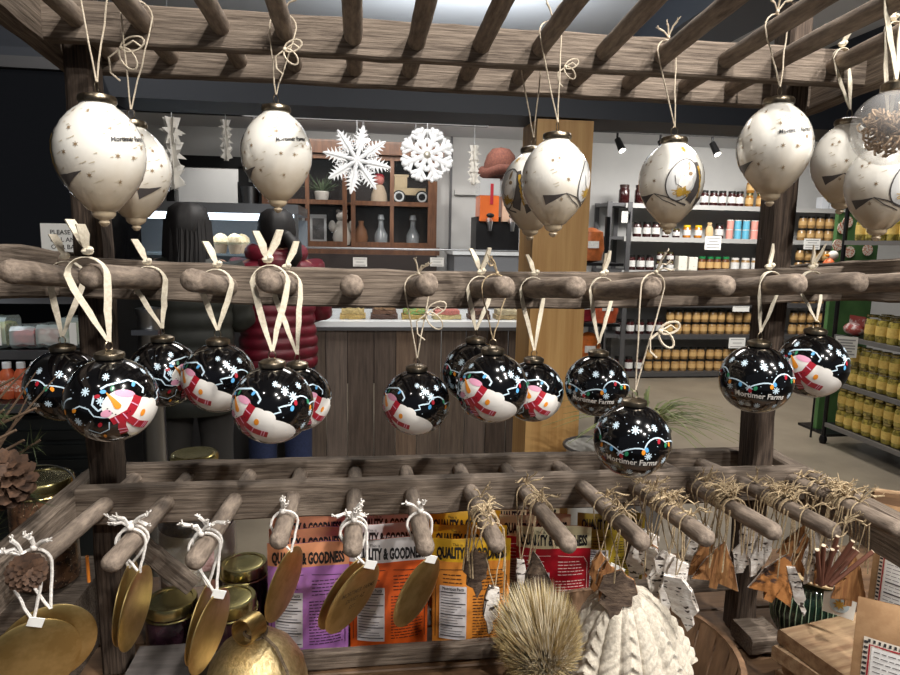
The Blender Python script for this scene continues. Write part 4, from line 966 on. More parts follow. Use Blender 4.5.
k2 = dict(step=.060, amp=.012, sb=9, collar=hood, keys=[(0, 0, .78, .20, .16), (0, 0, .90, .205, .16), (0, 0, 1.05, .19, .15), (0, 0, 1.22, .20, .145), (0, 0, 1.335, .205, .12), (0, 0, 1.405, .10, .09)])
p1 = onY(193, 300, 3.36); p2 = onY(278, 300, 3.70)
person('shopper with long black hair in a dark olive padded coat, seen from behind', p1.x-.01, 3.36, 1.665, OLIVE, GREYP, longhair, .12,
       [((-.25, .08, 1.10), (-.27, .30, 1.20), (-.25, .36, 1.24)), ((.23, .03, 1.08), (.12, .19, 1.06), (.05, .23, 1.06))], k1)
person('shopper with tied black hair in a maroon hooded padded jacket, seen from behind', p2.x, 3.70, 1.66, MAROON, JEANS, ponytail, .25,
       [((-.23, .08, 1.10), (-.13, .20, 1.12), (-.08, .23, 1.13)), ((.24, .06, 1.08), (.14, .19, 1.12), (.09, .22, 1.13))], k2)
# ------------------------------------------------------------------ jar shelving on the back wall
SHM = mat('shelf_steel', (98, 98, 100), .4, .6); SHF = mat('shelf_lip', (188, 188, 186), .4, .3)
YS = 6.86
bs = thing('jar_shelving', 'long grey steel shelving of jars along the back wall', 'shelving', (4.1, 7.05, 0))
SX0, SX1 = onY(606, 238, YS).x, onY(850, 238, YS).x
LV = [1.938, 1.58, 1.217, .86, .496, .068]
for i, z in enumerate(LV):
    slab('shelf', (SX0, YS+.001, z-.035), (SX1, 7.26, z), SHM, bs)
    slab('shelf_lip', (SX0+.2, YS-.012, z-.05), (SX1-.02, YS, z), SHF if i < 3 else SHM, bs)
for x in (SX0+.02, onY(628, 238, YS).x, onY(783, 238, YS).x, SX1-.02):
    for y in (YS-.01, 7.24): slab('upright', (x-.025, y-.012, 0), (x+.025, y+.012, 1.95), SHM, bs)
def jarproto(name, r, h, body, lid, label=None, lidh=.16, neck=.82, n=12, cat='jar', lh=(.2, .62), gl=.25):
    t = thing(name, 'x', cat)
    MB().lathe([(0, 0), (r*.9, 0), (r, h*.05), (r, h*.70), (r*neck, h*.80), (r*neck, h*.84), (0, h*.84)], n).build('contents_jar', body, t)
    MB().lathe([(r*neck*1.06, h*(1-lidh)), (r*neck*1.08, h*.99), (r*neck, h), (0, h)], n).build('lid', lid, t)
    if label: MB().lathe([(r*1.015, h*lh[0]), (r*1.015, h*lh[1])], n).build('label', label, t)
    return t
USED = {}
JAM = mat('dark_jam', (58, 18, 18), .2, coat=.5); AMB = mat('amber_jar', (150, 104, 44), .2, coat=.5); MUST = mat('tan_preserve', (166, 132, 84), .3, coat=.5, rgb2=(140, 106, 62), scale=(40, 40, 40))
HON = mat('honey', (190, 120, 30), .2, coat=.6); LBL = mat('jar_label', (224, 224, 220), .6, rgb2=(200, 200, 198), scale=(60, 60, 60)); LIDK = mat('black_lid', (24, 23, 22), .35); LIDY = mat('yellow_lid', (226, 190, 40), .4); LIDGR = mat('green_lid', (30, 120, 66), .4); LIDW = mat('white_lid', (214, 212, 206), .4)
KLBL = mat('kraft_label', (196, 160, 104), .7)
PROT = {
 'jam': jarproto('jam_jar', .046, .165, JAM, LIDK, LBL), 'tan': jarproto('preserve_jar', .046, .135, MUST, LIDK, KLBL, lh=(.25, .6)), 'gold': jarproto('gold_jar', .044, .15, AMB, LIDG, KLBL),
 'honey': jarproto('honey_jar', .044, .14, HON, LIDY, LBL), 'small': jarproto('small_jar', .040, .10, JAM, LIDG, LBL, lidh=.22), 'green': jarproto('sauce_jar', .042, .16, mat('brown_sauce', (96, 58, 34), .25, coat=.5), LIDGR, KLBL),
 'white': jarproto('spice_jar', .048, .15, MUST, LIDW, LBL, lh=(.1, .66)), 'dark': jarproto('dark_jam_jar', .058, .20, JAM, mat('dark_lid', (60, 40, 36), .4))}
for c, rgb in (('pink', (222, 150, 138)), ('blue', (96, 172, 200)), ('red', (186, 52, 60))):
    t = thing('tin_can', 'x', 'can'); MB().lathe([(0, 0), (.038, 0), (.038, .10), (0, .10)], 14).build('can_body', mat('can_'+c, rgb, .4), t); MB().lathe([(.039, .095), (.039, .103), (.034, .104), (0, .102)], 14).build('lid', LIDW, t); PROT['can_'+c] = t
def place(kind, x, y, z, label, group, rz=0):
    p = PROT[kind]; M = T((x, y, z)) @ RZ(rz)
    if kind not in USED: USED[kind] = 1; o = p; p.matrix_basis = M
    else: o = ctree(p, M)
    o['label'] = label; o['group'] = group; return o
RAD = {'jam': .046, 'tan': .046, 'gold': .044, 'honey': .044, 'small': .040, 'green': .042, 'white': .048, 'dark': .058, 'can_pink': .038, 'can_blue': .038, 'can_red': .038}
def rowof(kind, px0, px1, li, n, label, group, hi=1, hh=.14, Y=YS+.09):
    z = LV[li]+.001; a, b = onY(px0, 238, Y).x, onY(px1, 238, Y).x
    ks = kind if isinstance(kind, list) else [kind]
    n = max(1, min(n, int((b-a)/(2*RAD[ks[0]]+.008))))
    for h in range(hi):
        for i in range(n):
            x = a+(b-a)*(i+.5)/n; place(ks[i % len(ks)], x+.004*math.sin(i*9+h), Y+.004*math.cos(i*5+h), z+h*hh, label, group, i*.2)
rn = ['top', 'second', 'third', 'fourth', 'lowest but one', 'bottom']
rowof('dark', 614, 645, 0, 4, 'large dark red jar at the left end of the top shelf', 'large jam jars on the top shelf')
rowof('jam', 697, 741, 0, 5, 'dark jar with white label on the top shelf, middle run', 'labelled jam jars on the top shelf')
rowof('gold', 741, 772, 0, 4, 'golden jar on the top shelf next to the post, two high', 'golden jars on the top shelf', 2, .151)
rowof('jam', 632, 660, 1, 4, 'dark jar with white label on the second shelf from the top', 'labelled jam jars on the second shelf')
rowof('small', 660, 681, 1, 3, 'little labelled jar on the second shelf left of the yellow lids', 'little jars on the second shelf')
rowof('honey', 681, 703, 1, 4, 'honey jar with yellow lid on the second shelf', 'honey jars on the second shelf')
rowof(['can_pink', 'can_blue', 'can_blue', 'can_pink', 'can_pink', 'can_red', 'can_red'], 725, 773, 1, 7, 'small pastel or red tin stacked two high on the second shelf', 'pastel tins on the second shelf', 2, .105)
rowof('jam', 628, 656, 2, 4, 'dark jar with white label on the third shelf from the top', 'labelled jam jars on the third shelf')
rowof('small', 656, 677, 2, 3, 'little gold lidded jar stacked two high on the third shelf', 'little jars on the third shelf', 2, .101)
rowof('green', 700, 731, 2, 6, 'brown sauce jar with green lid on the third shelf', 'green lidded jars on the third shelf')
rowof('white', 732, 773, 2, 5, 'white labelled spice jar on the third shelf by the post', 'spice jars on the third shelf')
rowof('jam', 620, 671, 4, 6, 'dark jar with white label on the fifth shelf, seen under the middle rail', 'labelled jam jars on the fifth shelf')
rowof('tan', 671, 775, 4, 13, 'tan preserve jar in the two high run on the fifth shelf', 'tan jars on the fifth shelf', 2, .136)
rowof('jam', 620, 652, 5, 4, 'dark jar with white label on the bottom shelf', 'labelled jam jars on the bottom shelf')
rowof('tan', 652, 775, 5, 15, 'tan preserve jar in the two high run on the bottom shelf', 'tan jars on the bottom shelf', 2, .136)
for li in (1, 2, 3, 4):
    rowof('tan', 797, 840, li, 5, 'tan preserve jar right of the rack post on the %s shelf' % rn[li].replace('lowest but one', 'fifth'), 'tan jars right of the post, %s shelf' % rn[li], 2, .136)
rowof('jam', 625, 690, 3, 6, 'dark labelled jar on the fourth shelf, mostly behind the middle rail', 'jars on the fourth shelf')
rowof('tan', 690, 775, 3, 9, 'tan preserve jar on the fourth shelf, mostly behind the middle rail', 'tan jars on the fourth shelf')
for k, (px, li, w, h, l) in enumerate(((682.5, 2, .10, .16, 'left'), (693, 2, .10, .15, 'right'))):
    x = onY(px, 238, YS+.09).x; t = tag(MB().plank(w, .10, h, 2, 0, .004).build('carton', mat('white_carton', (222, 218, 206), .7, speck=(150, 120, 96), speck_t=.66, scale=(30, 30, 30)), None, T((x, YS+.09, LV[li]+h/2+.001))), 'small white carton on the third shelf, %s of two' % l, 'carton', 'white cartons on the third shelf')
x = onY(709, 238, YS+.09).x; sk = thing('cloth_sack', 'tied tan cloth sack on the second shelf left of the tins', 'sack', (x, YS+.1, LV[1]))
MB().lathe([(0, 0), (.038, 0), (.044, .05), (.04, .11), (.022, .14), (.028, .17), (.016, .175), (0, .17)], 16, wob=lambda q, z: 1+.05*math.sin(6*q)).build('bag', mat('sack_cloth', (206, 178, 134), .9), sk, T((x, YS+.1, LV[1]+.001)))
MB().tube([(.024*math.cos(q), .024*math.sin(q), .143) for q in [2*PI*i/14 for i in range(14)]], .004, 5, closed=True).build('tie', TWINE, sk, T((x, YS+.1, LV[1]+.001)))
x = onY(718.5, 238, YS+.09).x; place('jam', x, YS+.09, LV[1]+.001, 'dark labelled jar beside the cloth sack on the second shelf', 'labelled jam jars on the second shelf')
for k, px in enumerate((819, 828, 836)):
    x = onY(px, 238, YS+.1).x; tag(MB().plank(.085, .1, .13, 2, 0, .004).build('carton', mat('pale_carton', (210, 214, 220), .6), None, T((x, YS+.1, LV[0]+.066))), 'pale blue white carton at the right end of the top shelf', 'carton', 'pale cartons at the top shelf end')
for px, py, w, h, l, r_ in ((713, 243, .19, .15, 'large white price card hanging under the pastel tins', 4), (626, 217, .10, .12, 'white price card on the shelving upright at the left end', 3), (666, 271, .20, .05, 'long white shelf label under the little gold lidded jars', 1),
                        (741, 309, .20, .06, 'white shelf label left of the post just below the middle rail', 1), (737, 343, .20, .12, 'white price card under the tan jars by the post', 3), (812, 244, .20, .12, 'white price card right of the post below the tan jars', 4)):
    card('price_card', px, py, YS-.02, w, h, l, rows=r_)
# ------------------------------------------------------------------ near shelving on the right
XS = 3.53
ns = thing('pickle_shelving', 'black wire shelving of pickle jars at the right edge', 'shelving', (3.85, 3.7, 0))
LR = [1.553, 1.20, .852, .50, .165]
for z in LR+[1.905]:
    slab('shelf', (XS+.02, 2.5, z-.02), (XS+.62, 4.45, z), DARK, ns); slab('shelf_lip', (XS, 2.5, z-.028), (XS+.02, 4.45, z+.004), mat('shelf_lip_grey', (120, 118, 116), .4, .4), ns)
for x in (XS+.01, XS+.61):
    for y in (2.52, 4.45): MB().tube([(x, y, .05), (x, y, 2.05)], .016, 10).build('upright', DARK, ns); MB().lathe([(0, 0), (.022, 0), (.03, .03), (.022, .06), (0, .06)], 12).build('foot', DARK, ns, T((x, y, 0)))
PICK = mat('pickle_jar', (190, 172, 84), .15, coat=.8, rgb2=(112, 102, 42), scale=(28, 28, 22), lo=.42, hi=.58); PLBL = mat('pickle_label', (222, 194, 110), .6, rgb2=(200, 168, 84), scale=(50, 50, 50))
PROT['pickle'] = jarproto('pickle_jar', .040, .145, PICK, LIDG, PLBL, lidh=.12, n=14, lh=(.22, .6))
PROT['tall'] = jarproto('tall_pickle_jar', .046, .185, PICK, LIDG, PLBL, lidh=.10, n=14, lh=(.25, .62))
ln = ['eye level', 'second', 'middle', 'lower', 'bottom']
for li, (kind, hi, cols) in enumerate((('tall', 1, 2), ('pickle', 1, 2), ('tall', 1, 2), ('pickle', 2, 1), ('pickle', 2, 2))):
    for c in range(cols):
        for k in range(8):
            for h in range(hi):
                if li == 2 and k < 2: continue
                y = 4.36-k*(.088 if kind == 'pickle' else .10)+.006*math.sin(k*7+c); place(kind, XS+.075+c*.11, y, LR[li]+.001+h*.146, 'gold lidded pickle jar on the %s shelf of the near right shelving, %s row' % (ln[li], ('front', 'rear')[c]), 'pickle jars, %s shelf' % ln[li], k*.4)
card('price_card', 846, 347, None, .14, .15, 'white notice hanging on the edge of the near right shelving', X=XS-.08, rz=-.5, rows=6)
PKB = mat('snack_pack', (150, 66, 60), .35, rgb2=(206, 190, 186), scale=(18, 18, 18), lo=.4, hi=.5)
for k, (y, li, l) in enumerate(((4.345, 2, 'middle'),)):
    pk_ = thing('snack_bag', 'red and white snack bag lying on the %s shelf of the near right shelving' % l, 'snack bag', (XS+.08, y, LR[li]))
    MB().ball((0, 0, .055), .075, 16, sc_=(.9, 1.2, .7)).build('bag', PKB, pk_, T((XS+.09, y, LR[li]+.002 if li == 2 else LR[li]+.295)) if li == 2 else T((XS+.09, y, LR[li]+.295)))
    MB().plank(.02, .15, .07, 3, .004, .002).build('crimp', PKB, pk_, T((XS+.09, y-.02, LR[li]+(.12 if li == 2 else .41))))
# green standing banner behind it
gb = thing('green_banner', 'tall green banner with white round pictures behind the pickle shelving', 'banner', (3.9, 4.75, 0))
GREEN = mat('banner_green', (78, 118, 66), .6, rgb2=(56, 92, 48), scale=(4, 4, 4))
bxa, bxb = onY(816, 430, 4.75).x, onY(880, 230, 4.75).x
slab('panel', (bxa, 4.75, .02), (bxb, 4.79, 1.95), GREEN, gb); slab('top_strip', (bxa, 4.745, 1.78), (bxb, 4.75, 1.95), mat('banner_white', (196, 200, 190), .6), gb); slab('foot', (bxa-.02, 4.6, 0), (bxb+.02, 4.95, .02), DARK, gb)
rg = random.Random(2)
for px, py in ((843, 228), (848, 222), (862, 232), (872, 222), (850, 252), (838, 245), (868, 250)):
    p = onY(px, py, 4.74); MB().tube([(p.x, 4.746, p.z), (p.x, 4.742, p.z)], .045, 18).build('round_picture', mat('banner_dot', (222, 214, 200), .6, speck=(196, 110, 80), speck_t=.52, scale=(30, 30, 30)), gb)
mb = MB(); p = onY(841, 205, 4.74); put_text(mb, 'R', T((p.x, 4.742, p.z)), .11, .01); mb.build('lettering', INKF, gb, smooth=0)
p = onY(829, 262, 4.6); dk = thing('carved_bird', 'small pale bird with orange breast near the green banner', 'figurine', (p.x, 4.6, p.z-.1))
MB().ball((0, 0, 0), .05, 14, sc_=(.8, 1, 1.2)).build('body', mat('orange_breast', (216, 110, 60), .5), dk, T(p+Vector((0, 0, -.03)))); MB().ball((0, 0, 0), .038, 12).build('head', CHINA, dk, T(p+Vector((.03, 0, .05)))); MB().tube([p+Vector((-.01, 0, .05)), p+Vector((-.05, 0, .05))], [.012, .002], 8).build('beak', ORG, dk)
MB().tube([(p.x, 4.6, 0), (p.x, 4.6, p.z-.07)], .008, 8).build('stake', DARK, dk)
# chip rack behind the column
cr = thing('snack_rack', 'dark rack of snack bags just right of the timber column', 'rack', (1.72, 4.6, 0))
for z in (.60, .92, 1.36): slab('shelf', (1.40, 4.5, z-.02), (1.86, 4.85, z), DARK, cr)
for x in (1.41, 1.85): slab('upright', (x-.015, 4.82, 0), (x+.015, 4.85, 1.7), DARK, cr)
for k, (px, z, c, l) in enumerate(((590, .60, (216, 116, 48), 'orange snack bag on the lowest shelf of the snack rack'), (585, .92, (150, 40, 52), 'dark red snack bag on the middle shelf of the snack rack'), (600, .92, (206, 96, 60), 'orange red snack bag at the end of the middle snack shelf'), (588, 1.36, (196, 110, 60), 'orange snack bag on the top shelf of the snack rack'))):
    p = onY(px, 300, 4.58); t = thing('snack_bag', l, 'snack bag', (p.x, 4.58-.105*(k == 2), z))
    MB().lathe([(.02, 0), (.085, .015), (.10, .10), (.085, .22), (.03, .245), (.01, .25)], 18, sy=.5, wob=lambda q, zz: 1+.04*math.sin(5*q+zz*40)).build('bag', mat('bag_%d' % k, c, .3, rgb2=tuple(int(v*.7) for v in c), scale=(14, 14, 14)), t, T((p.x, 4.58-.105*(k == 2), z+.001)))
    MB().box((0, -.056, .13), (.08, .004, .05)).build('label', LBL, t, T((p.x, 4.58-.105*(k == 2), z)), smooth=0)
# spider plant and enamel bowl by the column
pp = onY(645, 420, 2.3); gp = thing('grass_plant', 'potted grassy plant with arching leaves right of the column', 'plant', (pp.x, 2.3, 0))
MB().lathe([(0, 0), (.07, 0), (.09, .78), (.10, .80), (.085, .80), (0, .77)], 22).build('pot', mat('grey_pot', (96, 92, 88), .8), gp, T((pp.x, 2.3, 0)))
rg = random.Random(9); mb = MB()
for k in range(110):
    a, e, L = rg.uniform(0, 2*PI), rg.uniform(.8, 1.45), rg.uniform(.20, .36); d = Vector((math.cos(a), math.sin(a), 0)); s = Vector((-d.y, d.x, 0)); b = Vector((pp.x, 2.3, .79))+d*rg.uniform(0, .05)
    pts = [b+d*(L*math.cos(e)*u+L*.5*u*u)*1.0+Vector((0, 0, L*1.1*math.sin(e)*u-L*.75*u*u)) for u in (0, .25, .5, .75, 1)]; mb.ribbon(pts, [s*.007, s*.010, s*.009, s*.006, s*.001], .0008)
mb.build('leaves', mat('grass_leaf', (128, 134, 78), .6, rgb2=(84, 100, 54), scale=(10, 10, 10)), gp)['kind'] = 'stuff'
pe = onY(588, 440, 2.6); eb = thing('enamel_pail', 'white enamel pail standing at the foot of the column', 'pail', (pe.x+.03, 2.6, 0))
MB().lathe([(0, .0), (.08, .0), (.12, .62), (.135, .63), (.13, .64), (.10, .61), (0, .35)], 26).build('pail', mat('enamel', (196, 194, 188), .3, coat=.4), eb, T((pe.x+.03, 2.6, 0)))
MB().tube([(.13*math.cos(q), .13*math.sin(q), .635) for q in [2*PI*i/24 for i in range(24)]], .007, 6, closed=True).build('rim', DGREY, eb, T((pe.x+.03, 2.6, 0)))
for k in PROT:
    if k not in USED: print('unused', k)
# ------------------------------------------------------------------ goods under the rack: printed pouches
PZ = TZ+.003
class Pouch:
    def __init__(s, w, h, depth): s.w, s.h, s.d = w, h, depth
    def fy(s, x, z):
        u = abs(2*x/s.w); t = z/s.h
        return -(s.d*(1-u**2.2)*max(0, (1-t)**.55)*(.55+.45*math.sin(min(1, t*3)*PI/2)))
    def __call__(s, x, z, off): return Vector((x, s.fy(x, z)-off, z))
def make_pouch(name, key, head, body, w=.122, h=.172, frac=.80, ink=(26, 24, 26), print_c=None):
    f = Pouch(w, h, .020); t = thing(name, 'x', 'pouch')
    hm, bm_ = mat('pouch_head_'+key, head, .38, coat=.25, rgb2=tuple(int(v*.94) for v in head), scale=(40, 40, 40)), mat('pouch_body_'+key, body, .38, coat=.25, rgb2=tuple(int(v*.93) for v in body), scale=(30, 30, 30))
    def sheet(z0, z1, nz, back):
        mb = MB(); vs = []; nx = 12
        for j in range(nz+1):
            z = z0+(z1-z0)*j/nz
            for i in range(nx+1):
                x = -w/2+w*i/nx; p = f(x, z, .0008); vs.append((x*(1-.03*(1-z/h)), -p.y if back else p.y, z+.0015*math.sin(x*60)*(z/h)))
        fs = [(j*(nx+1)+i, j*(nx+1)+i+1, (j+1)*(nx+1)+i+1, (j+1)*(nx+1)+i) for j in range(nz) for i in range(nx)]
        mb.add(vs, [q[::-1] if back else q for q in fs]); return mb
    mb = sheet(0, h*frac, 12, False); b2 = sheet(0, h, 14, True); mb.add(b2.v, b2.f); mb.build('bag_body', bm_, t, smooth=70)
    sheet(h*frac, h, 4, False).build('header_band', hm, t, smooth=70)
    D = Decal(f); D.text('QUALITY & GOODNESS', 0, h*(frac+.070), .0225, .0016, .052, .45, .0); D.text('This is', -.022, h*(frac+.145), .006, .0016, 0, 1); D.build('lettering', mat('pouch_ink', ink, .6), t, smooth=0)['kind'] = 'stuff'
    pan = Decal(f); pan.rect(-w*.40, -w*.06, h*.09, h*.58, .0014, 6, 8); pan.build('facts_panel', mat('facts_panel', (214, 210, 212), .5), t, smooth=0)
    D = Decal(f); rg = random.Random(key)
    x0, x1 = -w*.385, -w*.075
    D.text('Nutrition Facts', (x0+x1)/2, h*.555, .0068, .0022, .02, .8)
    for k in range(17):
        z = h*(.525-.025*k); D.stroke([(x0, z), (x0+(x1-x0)*(1 if k % 4 == 0 else rg.uniform(.45, .9)), z)], .0009 if k % 4 else .0016, .0022, 4)
    D.build('facts_print', mat('facts_ink', (60, 58, 62), .6), t, smooth=0)['kind'] = 'stuff'
    D = Decal(f)
    for (xa, xb, za, zb_, n) in ((.02, .42, .12, .50, 15), (.05, .40, .56, .68, 5), (-.36, -.12, .61, .68, 3)):
        for k in range(n):
            z = h*(zb_-(zb_-za)*k/(n-1)); x = w*xa
            while x < w*(xb-.06*rg.random()):
                l = rg.uniform(.003, .009); D.stroke([(x, z), (min(x+l, w*xb), z)], .0013, .0017, 2); x += l+.0014
    for s in (-1, 1): D.stroke([(s*w*.45, h*.10), (s*w*.45, h*.66), (s*w*.40, h*.72), (s*w*.05, h*.735)], .0009, .0017, 4)
    D.build('fine_print', mat('fine_ink_'+key, print_c or ink, .6), t, smooth=0)['kind'] = 'stuff'
    return t
PO = {'pink': ((236, 160, 116), (190, 126, 204)), 'orange': ((226, 222, 222), (226, 96, 34)), 'yellow': ((228, 178, 32), (230, 146, 58)), 'red': ((230, 220, 178), (176, 14, 36))}
order = ['front', 'middle', 'rear']
PXY = {'pink': [(-.082, .932, 0), (-.086, .985, .02), (-.09, 1.04, .0)], 'orange': [(.040, .935, .02), (.036, .992, -.02), (.045, 1.045, 0)],
       'yellow': [(.166, .925, -.06), (.170, .975, -.08), (.172, 1.03, -.02)], 'red': [(.306, .955, -.10), (.288, 1.005, -.04), (.285, 1.055, 0)]}
for key, (hd, bd) in PO.items():
    pr = make_pouch('snack_pouch', key, hd, bd, print_c=(236, 214, 210) if key == 'red' else (46, 30, 30))
    for i, (x, y, a) in enumerate(PXY[key]):
        M = T((x, y, PZ)) @ RZ(a-.03) @ RX(-.05-.02*(i == 0))
        o = pr if i == 0 else ctree(pr, M); o.matrix_basis = M; o['group'] = 'printed snack pouches in the crate'
        o['label'] = '%s stand-up pouch with bold black lettering, %s of its file' % ({'pink': 'lilac and peach', 'orange': 'orange and white', 'yellow': 'yellow orange', 'red': 'red and cream'}[key], order[i])
kr = thing('pouch_crate', 'low grey wooden crate holding the rows of printed pouches', 'crate', (.09, .98, TZ))
MB().plank(.40, .016, .026, 10, .0008, .002, seed=301).build('front_slat', WX, kr, T((.105, .893, TZ+.0160)))
MB().plank(.40, .014, .05, 10, .0008, .002, seed=302).build('back_slat', WX, kr, T((.105, 1.095, TZ+.028)))
for x in (.386,): MB().plank(.20, .014, .03, 6, .0008, .002, seed=303).build('end_slat', WX, kr, T((x-.055 if x < 0 else x, .99, TZ+.018)) @ RZ(PI/2))
for x in (.42, ):
    M = T((x+.02, 1.045, PZ)) @ RZ(-.1) @ RX(-.08); pr = make_pouch('snack_pouch', 'mustard', (176, 150, 48), (170, 146, 40), h=.15); pr.matrix_basis = M; pr['label'] = 'mustard yellow pouch glimpsed behind the right pegs'
# ------------------------------------------------------------------ jars, bell and box on the left
JG = mat('jar_glass', (216, 220, 220), .05, alpha=.24, coat=1)
def band(r, z0, z1, n=28): return MB().lathe([(0, z0), (r*.97, z0), (r, z0+.002), (r, z1-.002), (r*.97, z1), (0, z1)], n)
bj = thing('mix_jar', 'tall glass jar of layered baking mix behind the left pegs', 'jar', (-.278, 1.085, TZ)); P = T((-.278, 1.085, TZ))
for k, (z0, z1, c, c2, sc_) in enumerate(((.006, .066, (150, 108, 70), (124, 84, 52), 60), (.066, .098, (212, 198, 172), (160, 132, 100), 140), (.098, .150, (214, 204, 188), (200, 188, 170), 30), (.150, .195, (74, 50, 38), (46, 30, 24), 120))):
    band(.060, z0, z1).build('mix_layer', mat('mix_%d' % k, c, .85, rgb2=c2, scale=(sc_, sc_, sc_), lo=.42, hi=.55), bj, P)
MB().lathe([(.060, 0), (.064, .004), (.064, .205), (.055, .235), (.037, .250), (.036, .262)], 32).build('glass', JG, bj, P)
MB().lathe([(.038, .252), (.0385, .268), (.036, .272), (.033, .2715), (.031, .2735), (.012, .2725), (0, .2725)], 32).build('lid', LIDG, bj, P)
MB().box((0, 0, 0), (.02, .002, .05)).build('label', mat('pink_label', (206, 176, 172), .7, rgb2=(150, 110, 104), scale=(120, 120, 120)), bj, P @ T((.030, -.0615, .12)) @ RZ(.45), smooth=0)
JAMP = mat('purple_jam', (40, 22, 30), .15, coat=.9, rgb2=(64, 40, 50), scale=(60, 60, 60))
def masonjar(x, y, h, r, label, m=JAMP, z=TZ):
    t = thing('mason_jar', label, 'jar', (x, y, z)); P = T((x, y, z))
    MB().lathe([(0, .0), (r*.9, .0), (r, .005), (r, h-.028), (r*.94, h-.016), (0, h-.016)], 28).build('filled_glass', m, t, P)
    MB().lathe([(r*.97, h-.017), (r*1.0, h-.016), (r*1.0, h-.003), (r*.96, h), (r*.82, h), (r*.80, h-.0015), (r*.74, h-.001), (r*.3, h-.0015), (0, h-.0015)], 32).build('lid', LIDG, t, P)
    MB().tube([(x+r*1.03*math.cos(q), y+r*1.03*math.sin(q), z+h-.019) for q in [2*PI*i/28 for i in range(28)]], .0018, 6, closed=True).build('screw_band', LIDG, t)
    return t
masonjar(-.196, .932, .100, .038, 'gold lidded jar of dark jam just behind the brass bell')
masonjar(-.190, 1.018, .110, .036, 'gold lidded jar of dark jam next to the lilac pouches')
masonjar(-.290, .968, .082, .038, 'gold lidded jar of dark jam under the diagonal brace')
NUTS = mat('nut_mix', (110, 78, 54), .5, rgb2=(44, 28, 22), scale=(90, 90, 90), lo=.4, hi=.55, coat=.8, speck=(200, 180, 150), speck_t=.66)
rs = tag(MB().plank(.17, .16, .11, 4, .001, .003, seed=330).build('wooden_riser', WX, None, T((-.49, .985, TZ+.056))), 'weathered wood block under the wire bail jar at the left', 'block')
nj = masonjar(-.47, .985, .162, .044, 'glass bail jar of nuts at the far left beyond the rack arm', NUTS, TZ+.112)
MB().tube([(-.47+.050*math.cos(q), .985+.02*math.sin(q)-.01, TZ+.112+.150+.045*max(0, math.sin(q))*.6) for q in [PI*i/16 for i in range(17)]], .0012, 6).build('wire_bail', STEEL, nj)
gbx = onY(256, 655, .80); be = thing('gold_bell', 'hammered gold bell with loop handle and twine, front left', 'bell', (gbx.x, .80, TZ)); P = T((gbx.x, .80, TZ-.006+.008))
MB().lathe([(.0, .0), (.060, .0), (.066, .02), (.066, .050), (.060, .078), (.046, .100), (.030, .113), (.012, .120), (0, .121)], 40, wob=lambda q, z: 1+.012*math.sin(9*q+z*90)).build('bell_body', GOLD, be, P)
hd = MB(); a = Vector((-.50, -.84, .08)).normalized(); c0 = Vector((-.006, -.008, .133)); e1 = a.orthogonal().normalized(); e2 = a.cross(e1); n = 24; vs = []
for z_, r_ in ((-.014, .0165), (.014, .0165), (.014, .0152), (-.014, .0152)):
    for k in range(n): vs.append(c0+a*z_+(e1*math.cos(2*PI*k/n)+e2*math.sin(2*PI*k/n))*r_)
hd.add(vs, [(j*n+k, j*n+(k+1) % n, ((j+1) % 4)*n+(k+1) % n, ((j+1) % 4)*n+k) for j in range(4) for k in range(n)]); hd.build('loop_handle', BRASS, be, P)
mb = MB(); mb.tube([(.014*math.cos(q), .014*math.sin(q), .122+.002*math.sin(2*q)) for q in [2*PI*i/16 for i in range(16)]], .0022, 6, closed=True)
mb.tube([(.010, -.008, .123), (.030, -.028, .116), (.045, -.045, .094), (.052, -.055, .06), (.055, -.060, .02)], .0022, 6); mb.build('twine', mat('dark_twine', (120, 104, 84), .9, rgb2=(80, 66, 52), scale=(300, 300, 300)), be, P)
ex = onZ(186, 662, .905); eb_ = thing('emblem_box', 'slate grey wooden box lid marked with a small dark chevron emblem', 'box', (ex.x, ex.y, TZ))
MB().plank(.13, .09, .034, 4, .0006, .002, seed=340).build('lid_board', mat('slate_wood', (112, 106, 102), .7, rgb2=(88, 82, 80), scale=(10, 80, 80)), eb_, T((ex.x-.01, ex.y, TZ+.0185)))
mb = MB()
for k in range(3):
    s_ = 1-.25*k; pts = [(-.007*s_, .0), (0, -.006*s_), (.007*s_, .0), (.007*s_, .003), (0, -.003*s_), (-.007*s_, .003)]; z_ = TZ+.0370
    mb.add([(ex.x+.008+u, ex.y+v-.006+k*.006, z_) for u, v in pts], [(0, 1, 4, 5), (1, 2, 3, 4)])
mb.build('emblem', INKF, eb_, smooth=0)
pe_ = tag(MB().tube([onY(89, 582, .88), onY(87, 556, .88)], .0022, 8).build('pencil', mat('orange_pencil', (222, 130, 40), .5), None), 'short orange pencil stub by the left post', 'pencil')
